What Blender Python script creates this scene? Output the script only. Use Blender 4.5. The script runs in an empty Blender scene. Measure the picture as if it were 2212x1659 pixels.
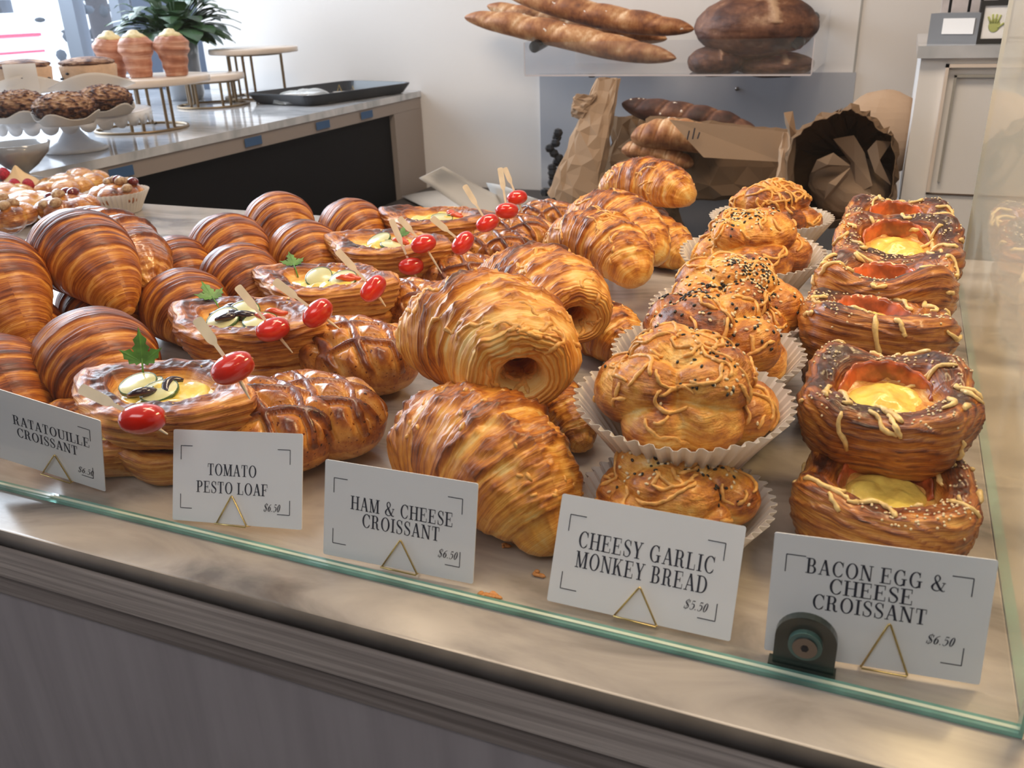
import bpy, bmesh, math, random
import numpy as np
from mathutils import Vector, Matrix
S = bpy.context.scene
COL = S.collection
# ------------------------------------------------------------ camera
F = 1880.0; CX, CY = 1106.0, 829.5
_d = np.array([154, 4270, F]); _d = _d / np.linalg.norm(_d)
_y = np.array([867, -858, F]); _y = _y - _d * (_y @ _d); _y = _y / np.linalg.norm(_y)
_x = np.cross(_y, -_d)
R = np.array([_x, _y, -_d])
CAM = np.array([0, 0, .31])
cd = bpy.data.cameras.new('camera'); cam = bpy.data.objects.new('camera', cd); COL.objects.link(cam)
M4 = Matrix.Identity(4)
for i in range(3):
    M4[i][0] = R[i, 0]; M4[i][1] = -R[i, 1]; M4[i][2] = -R[i, 2]; M4[i][3] = CAM[i]
cam.matrix_world = M4
cd.sensor_width = 36; cd.lens = F / 2212 * 36; cd.clip_start = .02; cd.clip_end = 200
cd.dof.use_dof = True; cd.dof.focus_distance = .72; cd.dof.aperture_fstop = 17
S.camera = cam

def ray(px, py): return R @ np.array([(px - CX) / F, (py - CY) / F, 1.])
def at(px, py, z=0.):
    r = ray(px, py); return CAM + r * ((z - CAM[2]) / r[2])
def aty(px, py, y):
    r = ray(px, py); return CAM + r * (y / r[1])
# ------------------------------------------------------------ world and lights
W = bpy.data.worlds.new('world'); S.world = W; W.use_nodes = True
bg = W.node_tree.nodes['Background']; bg.inputs[0].default_value = (.80, .88, 1.0, 1); bg.inputs[1].default_value = 2.6
S.view_settings.view_transform = 'Standard'; S.view_settings.look = 'None'
S.view_settings.exposure = 0.0; S.view_settings.gamma = 1; S.view_settings.use_curve_mapping = False

def area(name, loc, look, size, sy, power, color):
    l = bpy.data.lights.new(name, 'AREA'); l.shape = 'RECTANGLE'; l.size = size; l.size_y = sy
    l.energy = power; l.color = color
    o = bpy.data.objects.new(name, l); COL.objects.link(o); o.location = loc
    dv = Vector(look) - Vector(loc); o.rotation_euler = dv.to_track_quat('-Z', 'Y').to_euler()
    return o
# warm strip lamp under the top of the display case, towards its right end
area('case_strip_light', (.22, .72, .62), (-.12, .62, 0), .34, .10, 4.5, (1, .70, .37))
area('case_strip_light', (-.45, .62, .66), (-.5, .6, 0), .60, .05, .8, (1, .76, .50))
# daylight from the street window at the left, and unseen fill lamps added overhead
area('window_daylight', (-3.3, 2.3, 1.3), (-1.2, 2.0, .2), 2.2, 1.6, 118, (.78, .88, 1))
area('overhead_fill', (-.3, 1.15, 1.78), (-.4, 2.6, 0), 1.2, .5, 30, (1, .80, .60))
area('overhead_fill', (-.2, -.9, 1.75), (-.2, .2, 0), 1.4, .7, 11, (.98, .95, .95))

# ------------------------------------------------------------ helpers
def link(name, me, parent=None, mats=()):
    o = bpy.data.objects.new(name, me); COL.objects.link(o)
    for m in mats: me.materials.append(m)
    if parent: o.parent = parent
    return o
def tag(o, label=None, cat=None, group=None, kind=None):
    if label: o['label'] = label
    if cat: o['category'] = cat
    if group: o['group'] = group
    if kind: o['kind'] = kind
    return o
def empty(name, loc=(0, 0, 0), rot=(0, 0, 0), label=None, cat=None, group=None):
    o = bpy.data.objects.new(name, None); COL.objects.link(o); o.location = Vector([float(a) for a in loc]); o.rotation_euler = rot
    o.empty_display_size = .02
    return tag(o, label, cat, group)
def mesh_np(name, V, Fc, mats=(), parent=None, smooth=True, uv=None, att=None, fm=None):
    me = bpy.data.meshes.new(name)
    V = np.asarray(V, float).reshape(-1, 3)
    me.from_pydata(V.tolist(), [], [tuple(int(i) for i in f) for f in Fc] if not isinstance(Fc, np.ndarray) else Fc.tolist())
    if smooth: me.polygons.foreach_set('use_smooth', [True] * len(me.polygons))
    if uv is not None:
        li = np.zeros(len(me.loops), int); me.loops.foreach_get('vertex_index', li)
        ul = me.uv_layers.new(name='UVMap'); ul.data.foreach_set('uv', np.asarray(uv, float)[li].ravel())
    if att is not None:
        a = me.attributes.new('brown', 'FLOAT', 'POINT'); a.data.foreach_set('value', np.asarray(att, float).ravel())
    if fm is not None: me.polygons.foreach_set('material_index', list(fm))
    me.update()
    return link(name, me, parent, mats)
class MB:
    def __init__(s): s.v = []; s.f = []; s.n = 0
    def add(s, V, Fc):
        V = np.asarray(V, float).reshape(-1, 3); s.v.append(V)
        s.f += [tuple(int(i) + s.n for i in f) for f in Fc]; s.n += len(V); return s
    def box(s, x0, x1, y0, y1, z0, z1, mat=None):
        V = np.array([[x, y, z] for x in (x0, x1) for y in (y0, y1) for z in (z0, z1)], float)
        if mat is not None: V = V @ mat[:3, :3].T + mat[:3, 3]
        return s.add(V, [(0, 1, 3, 2), (4, 6, 7, 5), (0, 4, 5, 1), (2, 3, 7, 6), (0, 2, 6, 4), (1, 5, 7, 3)])
    def tube(s, P, r, k=8, cap=True):
        P = np.asarray(P, float); n = len(P); r = np.broadcast_to(np.asarray(r, float), (n,))
        T = np.gradient(P, axis=0); T /= np.linalg.norm(T, axis=1)[:, None] + 1e-12
        a = np.array([0, 0, 1.]) if abs(T[0, 2]) < .9 else np.array([1., 0, 0])
        V = []
        N = np.cross(T[0], a); N /= np.linalg.norm(N)
        for i in range(n):
            N = N - T[i] * (N @ T[i]); N /= np.linalg.norm(N) + 1e-12; B = np.cross(T[i], N)
            for j in range(k):
                t = 2 * math.pi * j / k; V.append(P[i] + r[i] * (math.cos(t) * N + math.sin(t) * B))
        Fc = [(i * k + j, i * k + (j + 1) % k, (i + 1) * k + (j + 1) % k, (i + 1) * k + j) for i in range(n - 1) for j in range(k)]
        if cap: Fc += [tuple(range(k - 1, -1, -1)), tuple((n - 1) * k + j for j in range(k))]
        return s.add(V, Fc)
    def lathe(s, prof, c=(0, 0, 0), k=32, rad=None):
        V = []
        for (r, z) in prof:
            for j in range(k):
                t = 2 * math.pi * j / k; q = r * (rad(t, z) if rad else 1)
                V.append((c[0] + q * math.cos(t), c[1] + q * math.sin(t), c[2] + z))
        n = len(prof)
        return s.add(V, [(i * k + j, i * k + (j + 1) % k, (i + 1) * k + (j + 1) % k, (i + 1) * k + j) for i in range(n - 1) for j in range(k)])
    def disc(s, c, r, z, k=32):
        V = [(c[0] + r * math.cos(2 * math.pi * j / k), c[1] + r * math.sin(2 * math.pi * j / k), z) for j in range(k)]
        return s.add(V, [tuple(range(k))])
    def blob(s, c, r, k=10, m=6, axis=None):
        c = np.array(c, float); r = np.broadcast_to(np.asarray(r, float), (3,)); V = []
        for i in range(m + 1):
            p = math.pi * i / m
            for j in range(k):
                t = 2 * math.pi * j / k; V.append([math.sin(p) * math.cos(t), math.sin(p) * math.sin(t), math.cos(p)])
        V = np.array(V) * r
        if axis is not None: V = V @ np.asarray(axis).T
        return s.add(V + c, [(i * k + j, i * k + (j + 1) % k, (i + 1) * k + (j + 1) % k, (i + 1) * k + j) for i in range(m) for j in range(k)])
    def build(s, name, mat, parent=None, smooth=True, att=None):
        return mesh_np(name, np.concatenate(s.v), s.f, (mat,) if not isinstance(mat, tuple) else mat, parent, smooth, att=att)
# vector noise in numpy
def _hash(ix, iy, iz, seed):
    h = (ix * 374761393 + iy * 668265263 + iz * 2147483647 + seed * 974634777) & 0xffffffff
    h = ((h ^ (h >> 13)) * 1274126177) & 0xffffffff
    return ((h ^ (h >> 16)) & 0xffff) / 65535.0
def vnoise(P, seed=0):
    P = np.asarray(P, float); I = np.floor(P).astype(np.int64); f = P - I; f = f * f * (3 - 2 * f)
    r = 0
    for dx in (0, 1):
        for dy in (0, 1):
            for dz in (0, 1):
                w = (f[..., 0] if dx else 1 - f[..., 0]) * (f[..., 1] if dy else 1 - f[..., 1]) * (f[..., 2] if dz else 1 - f[..., 2])
                r = r + w * _hash(I[..., 0] + dx, I[..., 1] + dy, I[..., 2] + dz, seed)
    return r * 2 - 1
def fbm(P, o=4, seed=0):
    r = 0; a = .5; P = np.asarray(P, float)
    for k in range(o): r = r + a * vnoise(P * 2 ** k, seed + k * 17); a *= .5
    return r
def sstep(a, b, x):
    t = np.clip((x - a) / (b - a), 0, 1); return t * t * (3 - 2 * t)
class Grid:      # a parametric surface P[u, v], closed in v
    def __init__(s, P, brown, uscale=1., vscale=1., uvu=None, closed=True):
        s.P = P; s.b = np.clip(brown, 0, 1); s.nu, s.nv = P.shape[:2]; s.closed = closed
        U, V = np.meshgrid(np.linspace(0, 1, s.nu), np.linspace(0, 1, s.nv), indexing='ij')
        s.U = U * uscale if uvu is None else uvu; s.V = V * vscale
        du = np.gradient(P, axis=0)
        if closed: dv = (np.roll(P, -1, 1) - np.roll(P, 1, 1)); dv[:, 0] = P[:, 1] - P[:, -2]; dv[:, -1] = dv[:, 0]
        else: dv = np.gradient(P, axis=1)
        N = np.cross(du, dv); N /= np.linalg.norm(N, axis=2)[..., None] + 1e-12
        c = P.reshape(-1, 3).mean(0)
        if ((P - c) * N).sum() < 0: N = -N
        s.N = N
    def build(s, name, mat, parent):
        nu, nv = s.nu, s.nv
        i, j = np.meshgrid(np.arange(nu - 1), np.arange(nv - 1), indexing='ij')
        a = (i * nv + j).ravel(); Fc = np.stack([a, a + 1, a + nv + 1, a + nv], 1)
        return mesh_np(name, s.P.reshape(-1, 3), Fc, (mat,), parent, True, np.stack([s.U.ravel(), s.V.ravel()], 1), s.b.ravel())
    def sample(s, u, v):
        x = min(max(u, 0), 1) * (s.nu - 1); y = (v % 1 if s.closed else min(max(v, 0), 1)) * (s.nv - 1)
        i = min(int(x), s.nu - 2); j = min(int(y), s.nv - 2); fx = x - i; fy = y - j
        def L(A): return (A[i, j] * (1 - fx) * (1 - fy) + A[i + 1, j] * fx * (1 - fy) + A[i, j + 1] * (1 - fx) * fy + A[i + 1, j + 1] * fx * fy)
        n = L(s.N); return L(s.P), n / (np.linalg.norm(n) + 1e-9)

def drape(grid, rnd, n, test, length=(.02, .05), rad=.0016, flat=.3, k=6, lift=0.):
    """shreds of melted cheese that follow a surface"""
    mb = MB(); made = 0; tries = 0
    while made < n and tries < n * 30:
        tries += 1
        u, v = rnd.random(), rnd.random(); p, nn = grid.sample(u, v)
        if not test(p, nn): continue
        ang = rnd.uniform(0, 2 * math.pi); L = rnd.uniform(*length); step = .0028; m = max(3, int(L / step)); pts = []
        du = 1. / grid.nu; dv = 1. / grid.nv
        pu = np.linalg.norm(grid.sample(min(u + du, 1), v)[0] - grid.sample(u, v)[0]) / du + 1e-4
        pv = np.linalg.norm(grid.sample(u, v + dv)[0] - grid.sample(u, v)[0]) / dv + 1e-4
        for q in range(m):
            p, nn = grid.sample(u, v)
            if nn[2] < -.5: break
            pts.append(p + nn * (lift + rad * flat)); ang += rnd.uniform(-.55, .55)
            u += math.cos(ang) * step / pu; v += math.sin(ang) * step / pv
            if u < .02 or u > .98: break
        if len(pts) < 3: continue
        r = [rad * rnd.uniform(.7, 1.3) for _ in pts]; r[0] *= .6; r[-1] *= .6
        mb.tube(pts, r, k); made += 1
    return mb if made else None
def seeds(grid, rnd, n, test, size=(.0017, .0011, .0008), centres=None, spread=.02):
    mb = MB(); made = 0; tries = 0
    while made < n and tries < n * 40:
        tries += 1
        p, nn = grid.sample(rnd.random(), rnd.random())
        if not test(p, nn): continue
        if centres is not None:
            dmin = min(np.linalg.norm(p - c) for c in centres)
            if rnd.random() > math.exp(-(dmin / spread) ** 2): continue
        a = np.cross(nn, [rnd.gauss(0, 1), rnd.gauss(0, 1), rnd.gauss(0, 1)]); a /= np.linalg.norm(a) + 1e-9; b = np.cross(nn, a)
        mb.blob(p + nn * size[2] * .6, size, 6, 4, np.stack([a, b, nn], 1)); made += 1
    return mb if made else None
# ------------------------------------------------------------ materials
def newmat(name):
    m = bpy.data.materials.new(name); m.use_nodes = True; nt = m.node_tree; nt.nodes.clear()
    out = nt.nodes.new('ShaderNodeOutputMaterial'); return m, nt, out
def N(nt, t, **kw):
    n = nt.nodes.new(t)
    for k, v in kw.items():
        if hasattr(n, k) and not k.startswith('i_'): setattr(n, k, v)
    return n
def simple(name, col, rough=.5, metal=0., noise=0., nscale=40., bump=0., bscale=200., trans=0., coat=0., spec=.5, sss=0., two=None):
    m, nt, out = newmat(name); p = N(nt, 'ShaderNodeBsdfPrincipled'); nt.links.new(p.outputs[0], out.inputs[0])
    p.inputs['Base Color'].default_value = (*col, 1); p.inputs['Roughness'].default_value = rough; p.inputs['Metallic'].default_value = metal
    p.inputs['Transmission Weight'].default_value = trans; p.inputs['Coat Weight'].default_value = coat; p.inputs['Coat Roughness'].default_value = .15
    p.inputs['Specular IOR Level'].default_value = spec
    if sss: p.inputs['Subsurface Weight'].default_value = sss; p.inputs['Subsurface Radius'].default_value = (.01, .005, .003); p.inputs['Subsurface Scale'].default_value = 1
    tc = N(nt, 'ShaderNodeTexCoord')
    if noise or two:
        n = N(nt, 'ShaderNodeTexNoise'); n.inputs['Scale'].default_value = nscale; n.inputs['Detail'].default_value = 5
        nt.links.new(tc.outputs['Object'], n.inputs['Vector'])
        r = N(nt, 'ShaderNodeValToRGB'); r.color_ramp.elements[0].position = .35; r.color_ramp.elements[1].position = .65
        a = two if two else [max(0, c * (1 - noise)) for c in col]; b = col if two else [min(1, c * (1 + noise)) for c in col]
        r.color_ramp.elements[0].color = (*a, 1); r.color_ramp.elements[1].color = (*b, 1)
        nt.links.new(n.outputs[0], r.inputs[0]); nt.links.new(r.outputs[0], p.inputs['Base Color'])
    if bump:
        n2 = N(nt, 'ShaderNodeTexNoise'); n2.inputs['Scale'].default_value = bscale; n2.inputs['Detail'].default_value = 4
        nt.links.new(tc.outputs['Object'], n2.inputs['Vector'])
        b = N(nt, 'ShaderNodeBump'); b.inputs['Strength'].default_value = bump; b.inputs['Distance'].default_value = .002
        nt.links.new(n2.outputs[0], b.inputs['Height']); nt.links.new(b.outputs[0], p.inputs['Normal'])
    return m
def pastry(name, ramp, su=60., sv=2., stripe=.45, spot=.2, rough=.35, coat=.35, bump=.5, crust=0., spots=0.):
    """baked dough: 'brown' attribute = how far that spot is baked, streaks = laminated layers"""
    m, nt, out = newmat(name); p = N(nt, 'ShaderNodeBsdfPrincipled'); L = nt.links.new; L(p.outputs[0], out.inputs[0])
    uv = N(nt, 'ShaderNodeUVMap'); uv.uv_map = 'UVMap'
    mp = N(nt, 'ShaderNodeMapping'); mp.inputs['Scale'].default_value = (su, sv, 1); L(uv.outputs[0], mp.inputs[0])
    tc = N(nt, 'ShaderNodeTexCoord')
    dn = N(nt, 'ShaderNodeTexNoise'); dn.inputs['Scale'].default_value = 30; L(tc.outputs['Object'], dn.inputs['Vector'])
    mx = N(nt, 'ShaderNodeMixRGB'); mx.blend_type = 'ADD'; mx.inputs[0].default_value = 1.6; L(mp.outputs[0], mx.inputs[1]); L(dn.outputs['Color'], mx.inputs[2])
    s1 = N(nt, 'ShaderNodeTexNoise'); s1.inputs['Scale'].default_value = 1; s1.inputs['Detail'].default_value = 5; s1.inputs['Roughness'].default_value = .65; L(mx.outputs[0], s1.inputs['Vector'])
    n3 = N(nt, 'ShaderNodeTexNoise'); n3.inputs['Scale'].default_value = 70; n3.inputs['Detail'].default_value = 6; n3.inputs['Roughness'].default_value = .7; L(tc.outputs['Object'], n3.inputs['Vector'])
    at_ = N(nt, 'ShaderNodeAttribute'); at_.attribute_name = 'brown'
    def mad(x, k, add):
        a = N(nt, 'ShaderNodeMath', operation='SUBTRACT'); L(x, a.inputs[0]); a.inputs[1].default_value = .5
        b = N(nt, 'ShaderNodeMath', operation='MULTIPLY_ADD'); L(a.outputs[0], b.inputs[0]); b.inputs[1].default_value = k; L(add, b.inputs[2]); return b.outputs[0]
    m5 = N(nt, 'ShaderNodeMapping'); m5.inputs['Scale'].default_value = (4.5, 1.6, 1); L(mx.outputs[0], m5.inputs[0])
    s2 = N(nt, 'ShaderNodeTexNoise'); s2.inputs['Scale'].default_value = 1; s2.inputs['Detail'].default_value = 3; L(m5.outputs[0], s2.inputs['Vector'])
    v = mad(s1.outputs[0], stripe * 2.2, at_.outputs['Fac']); v = mad(s2.outputs[0], stripe * 1.3, v); v = mad(n3.outputs[0], spot * 2.2, v)
    oi = N(nt, 'ShaderNodeObjectInfo'); v = mad(oi.outputs['Random'], .10, v)
    if spots:
        n4 = N(nt, 'ShaderNodeTexNoise'); n4.inputs['Scale'].default_value = 330; n4.inputs['Detail'].default_value = 2; L(tc.outputs['Object'], n4.inputs['Vector'])
        g = N(nt, 'ShaderNodeMath', operation='GREATER_THAN'); L(n4.outputs[0], g.inputs[0]); g.inputs[1].default_value = .66
        q = N(nt, 'ShaderNodeMath', operation='MULTIPLY_ADD'); L(g.outputs[0], q.inputs[0]); q.inputs[1].default_value = spots; L(v, q.inputs[2]); v = q.outputs[0]
    r = N(nt, 'ShaderNodeValToRGB'); el = r.color_ramp.elements
    for i, (pos, c) in enumerate(ramp):
        e = el[i] if i < 2 else el.new(pos)
        e.position = pos; e.color = (*c, 1)
    L(v, r.inputs[0]); L(r.outputs[0], p.inputs['Base Color'])
    p.inputs['Roughness'].default_value = rough; p.inputs['Coat Weight'].default_value = coat; p.inputs['Coat Roughness'].default_value = .18
    p.inputs['Specular IOR Level'].default_value = .4
    h = mad(s1.outputs[0], 1.0, n3.outputs[0]); h = mad(s2.outputs[0], .7, h)
    b = N(nt, 'ShaderNodeBump'); b.inputs['Strength'].default_value = bump; b.inputs['Distance'].default_value = .0016 + crust
    L(h, b.inputs['Height']); L(b.outputs[0], p.inputs['Normal'])
    return m
GOLD = [(0., (.92, .62, .22)), (.26, (.84, .41, .075)), (.48, (.64, .235, .030)), (.70, (.35, .09, .013)), (.92, (.11, .028, .008))]
DARK = [(0., (.80, .42, .11)), (.26, (.66, .26, .035)), (.46, (.43, .12, .013)), (.66, (.20, .040, .006)), (.90, (.07, .014, .004))]
RUST = [(0., (.86, .50, .14)), (.26, (.70, .30, .055)), (.46, (.44, .135, .022)), (.68, (.19, .042, .009)), (.92, (.05, .014, .007))]
PALE = [(0., (.88, .60, .24)), (.3, (.80, .42, .12)), (.55, (.60, .24, .05)), (.8, (.30, .09, .02)), (1., (.12, .03, .01))]
M = {}
M['croissant'] = pastry('croissant_crust', DARK, 44, 1.0, .50, .10, .40, .12, .28)
M['ham'] = pastry('cheese_croissant_crust', GOLD, 70, .8, .42, .20, .36, .25, .35)
M['danish'] = pastry('glazed_danish_crust', RUST, 26, 2., .46, .28, .40, .18, .45)
M['loaf'] = pastry('lattice_loaf_crust', RUST, 6, 6, .26, .34, .27, .5, .55, spots=.35)
M['monkey'] = pastry('monkey_bread_crust', GOLD, 5, 5, .35, .42, .38, .25, .8, crust=.001)
M['egg_pastry'] = pastry('square_pastry_crust', RUST, 34, 3., .46, .22, .3, .45, .55)
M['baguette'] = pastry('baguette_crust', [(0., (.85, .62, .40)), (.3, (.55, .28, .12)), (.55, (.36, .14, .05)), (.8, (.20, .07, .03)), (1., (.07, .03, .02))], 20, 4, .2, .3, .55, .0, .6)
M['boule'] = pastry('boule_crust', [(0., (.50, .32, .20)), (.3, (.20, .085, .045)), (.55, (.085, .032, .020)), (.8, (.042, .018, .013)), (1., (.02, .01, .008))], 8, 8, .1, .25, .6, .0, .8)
M['cruffin'] = pastry('cruffin_crust', [(0., (.72, .45, .33)), (.35, (.58, .27, .17)), (.6, (.42, .16, .09)), (1., (.25, .08, .05))], 26, 2, .45, .1, .5, .0, .5)
M['crumb'] = pastry('crumble_muffin', [(0., (.72, .50, .33)), (.35, (.48, .27, .16)), (.6, (.20, .09, .06)), (.8, (.07, .03, .03)), (1., (.04, .02, .02))], 8, 8, .1, .5, .7, .0, 1., crust=.003)
M['glazed'] = pastry('glazed_pastry_crust', RUST, 12, 3, .35, .3, .16, 1.0, .9)
M['cheese'] = simple('baked_cheese', (.80, .40, .095), .45, noise=.25, nscale=160, bump=.4, bscale=400, coat=.2)
M['cheese_pale'] = simple('pale_baked_cheese', (.88, .60, .24), .4, noise=.2, nscale=160, bump=.3, bscale=400, coat=.25)
M['white_seed'] = simple('sesame_seed', (.85, .68, .42), .45)
M['black_seed'] = simple('black_sesame', (.018, .014, .012), .4)
M['custard'] = simple('egg_custard', (.92, .66, .14), .18, noise=.18, nscale=90, bump=.4, bscale=160, coat=.2)
M['custard_pale'] = simple('cheese_filling', (.80, .66, .30), .2, noise=.2, nscale=90, bump=.6, bscale=160, coat=.7)
M['zucchini'] = simple('zucchini_flesh', (.72, .70, .36), .25, noise=.12, coat=.5)
M['green_rim'] = simple('zucchini_skin', (.05, .12, .03), .25, coat=.5)
M['eggplant'] = simple('eggplant_skin', (.035, .02, .03), .15, coat=.8)
M['pepper'] = simple('red_pepper', (.70, .09, .03), .2, coat=.6)
M['parsley'] = simple('parsley_leaf', (.10, .26, .035), .45, noise=.3, nscale=120)
M['tomato'] = simple('cherry_tomato_skin', (.66, .022, .010), .12, coat=.9, noise=.25, nscale=30, spec=.6)
M['stemscar'] = simple('tomato_stem_scar', (.42, .22, .08), .6)
M['bamboo'] = simple('bamboo', (.90, .82, .66), .55, noise=.1, nscale=60)
M['bacon'] = simple('bacon_strip', (.52, .11, .03), .25, noise=.5, nscale=90, coat=.6)
def paper_mat(name, col, tr=.35):
    m, nt, out = newmat(name); L = nt.links.new
    d = N(nt, 'ShaderNodeBsdfDiffuse'); d.inputs[0].default_value = (*col, 1)
    t = N(nt, 'ShaderNodeBsdfTranslucent'); t.inputs[0].default_value = (*col, 1)
    mx = N(nt, 'ShaderNodeMixShader'); mx.inputs[0].default_value = tr; L(d.outputs[0], mx.inputs[1]); L(t.outputs[0], mx.inputs[2])
    L(mx.outputs[0], out.inputs[0]); return m
M['cup'] = paper_mat('baking_paper', (.88, .84, .79), .3)
M['card'] = simple('card_stock', (.86, .86, .87), .45)
M['card_back'] = M['card']
M['ink'] = simple('black_ink', (.025, .027, .045), .6)
M['brass'] = simple('brass_wire', (.72, .52, .20), .25, metal=1.)
M['bronze'] = simple('antique_gold_metal', (.25, .175, .10), .4, metal=.7)
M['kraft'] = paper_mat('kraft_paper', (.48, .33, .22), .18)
M['kraft_shaded'] = paper_mat('shaded_kraft_paper', (.26, .165, .10), .3)  # darker kraft copy: the shade on these bags is put into the colour
M['gap_shade'] = simple('dark_gap_shade', (.10, .065, .045), .85)
M['white_paint'] = simple('white_painted_wood', (.80, .77, .74), .5)
M['black_metal'] = simple('black_metal', (.02, .02, .022), .4, metal=.3)
M['black_plastic'] = simple('black_plastic', (.015, .017, .022), .35)
M['white_ceramic'] = simple('white_ceramic', (.82, .82, .84), .2, coat=.5)
M['leaf'] = simple('dark_green_leaf', (.035, .085, .03), .4, noise=.5, nscale=10)
M['grey_glass'] = simple('smoky_glass', (.30, .33, .38), .1, coat=.5)
M['berry'] = simple('raspberry', (.50, .02, .05), .35, noise=.3, nscale=300, bump=1., bscale=500)
M['blackberry'] = simple('blackberry', (.02, .02, .03), .25, bump=1., bscale=500)
M['cream'] = simple('pastry_cream', (.86, .62, .34), .3, coat=.4)
M['cream_pale'] = simple('vanilla_cream', (.82, .70, .40), .5)
M['cherry'] = simple('dried_cherry', (.16, .012, .012), .12, coat=1.)
M['nut'] = simple('candied_nut', (.34, .17, .08), .55, noise=.5, nscale=200, bump=1., bscale=300, two=(.62, .45, .27))
M['blue_tape'] = simple('blue_masking_tape', (.04, .10, .22), .6)
M['bolt'] = simple('steel_bolt', (.25, .22, .20), .3, metal=.9)
M['rubber'] = simple('dark_green_clamp', (.010, .018, .015), .3, coat=.4)
M['washer'] = simple('green_plastic_washer', (.085, .16, .14), .3, coat=.3)
M['dirt'] = simple('dark_residue', (.03, .035, .025), .6)
M['flake'] = simple('pastry_flake', (.62, .26, .07), .5)
# marble
def marble(name, a, b, vein, scale=5., rough=.12):
    m, nt, out = newmat(name); L = nt.links.new; p = N(nt, 'ShaderNodeBsdfPrincipled'); L(p.outputs[0], out.inputs[0]); tc = N(nt, 'ShaderNodeTexCoord')
    mp = N(nt, 'ShaderNodeMapping'); mp.inputs['Rotation'].default_value = (0, 0, -.35); mp.inputs['Scale'].default_value = (1, 2.6, 1); L(tc.outputs['Object'], mp.inputs[0])
    n = N(nt, 'ShaderNodeTexNoise'); n.inputs['Scale'].default_value = scale; n.inputs['Detail'].default_value = 7; n.inputs['Roughness'].default_value = .55; n.inputs['Distortion'].default_value = .8; L(mp.outputs[0], n.inputs[0])
    r = N(nt, 'ShaderNodeValToRGB'); e = r.color_ramp.elements; e[0].position = .30; e[0].color = (*vein, 1); e[1].position = .47; e[1].color = (*b, 1); x = e.new(.62); x.color = (*a, 1)
    L(n.outputs[0], r.inputs[0]); L(r.outputs[0], p.inputs['Base Color']); p.inputs['Roughness'].default_value = rough; return m
M['marble'] = marble('case_marble', (.52, .455, .39), (.39, .34, .295), (.15, .13, .115), 6.5, .2)
M['marble_edge'] = simple('dark_marble_edge', (.13, .115, .105), .85, noise=.3, nscale=14, spec=.15)
M['marble_white'] = marble('counter_marble', (.62, .62, .64), (.52, .53, .55), (.36, .38, .40), 6, .08)
# wood trim with long streaks
def wood(name, a, b, sx=6, sz=300):
    m, nt, out = newmat(name); L = nt.links.new; p = N(nt, 'ShaderNodeBsdfPrincipled'); L(p.outputs[0], out.inputs[0]); tc = N(nt, 'ShaderNodeTexCoord')
    mp = N(nt, 'ShaderNodeMapping'); mp.inputs['Scale'].default_value = (sx, sz, sz); L(tc.outputs['Object'], mp.inputs[0])
    n = N(nt, 'ShaderNodeTexNoise'); n.inputs['Scale'].default_value = 1; n.inputs['Detail'].default_value = 6; L(mp.outputs[0], n.inputs[0])
    r = N(nt, 'ShaderNodeValToRGB'); e = r.color_ramp.elements; e[0].position = .35; e[0].color = (*a, 1); e[1].position = .65; e[1].color = (*b, 1)
    L(n.outputs[0], r.inputs[0]); L(r.outputs[0], p.inputs['Base Color']); p.inputs['Roughness'].default_value = .6
    bp = N(nt, 'ShaderNodeBump'); bp.inputs['Strength'].default_value = .35; bp.inputs['Distance'].default_value = .001; L(n.outputs[0], bp.inputs['Height']); L(bp.outputs[0], p.inputs['Normal']); return m
M['wood'] = wood('weathered_wood', (.36, .30, .265), (.62, .53, .47))
M['wood_dark'] = wood('weathered_wood_dark', (.22, .18, .16), (.36, .30, .27))
M['board'] = wood('grey_white_board', (.40, .355, .355), (.47, .42, .42), 60, 5)
# thin clean glass: mirror share by Fresnel plus a milky haze share
def glass(name, tint, haze, hazecol=(.9, .9, .85), ior=1.5, r0=.03):
    m, nt, out = newmat(name); L = nt.links.new
    t = N(nt, 'ShaderNodeBsdfTransparent'); t.inputs[0].default_value = (*tint, 1)
    g = N(nt, 'ShaderNodeBsdfGlossy'); g.inputs['Roughness'].default_value = .01; g.inputs[0].default_value = (1, 1, 1, 1)
    f = N(nt, 'ShaderNodeFresnel'); f.inputs[0].default_value = ior
    geo = N(nt, 'ShaderNodeNewGeometry')
    mx = N(nt, 'ShaderNodeMixShader')
    # the back side of the sheet would report total internal reflection: use the facing angle for both sides
    lw = N(nt, 'ShaderNodeLayerWeight'); lw.inputs[0].default_value = .5
    pw = N(nt, 'ShaderNodeMath', operation='POWER'); L(lw.outputs['Facing'], pw.inputs[0]); pw.inputs[1].default_value = 5
    ma = N(nt, 'ShaderNodeMath', operation='MULTIPLY_ADD'); L(pw.outputs[0], ma.inputs[0]); ma.inputs[1].default_value = .92; ma.inputs[2].default_value = r0
    L(ma.outputs[0], mx.inputs[0]); L(t.outputs[0], mx.inputs[1]); L(g.outputs[0], mx.inputs[2])
    df = N(nt, 'ShaderNodeBsdfTranslucent'); df.inputs[0].default_value = (*hazecol, 1)
    d2 = N(nt, 'ShaderNodeBsdfDiffuse'); d2.inputs[0].default_value = (*hazecol, 1)
    dd = N(nt, 'ShaderNodeMixShader'); dd.inputs[0].default_value = .5; L(df.outputs[0], dd.inputs[1]); L(d2.outputs[0], dd.inputs[2])
    m2 = N(nt, 'ShaderNodeMixShader'); m2.inputs[0].default_value = haze; L(mx.outputs[0], m2.inputs[1]); L(dd.outputs[0], m2.inputs[2])
    L(m2.outputs[0], out.inputs[0]); return m
M['front_glass'] = glass('front_glass', (.98, .99, .985), .006)
M['side_glass'] = glass('side_glass', (.90, .93, .86), .30, (.96, .92, .78))  # milky brightness and warm tint of the haze are painted into this pane
M['acrylic'] = glass('clear_acrylic', (.90, .91, .94), .06)
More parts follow.
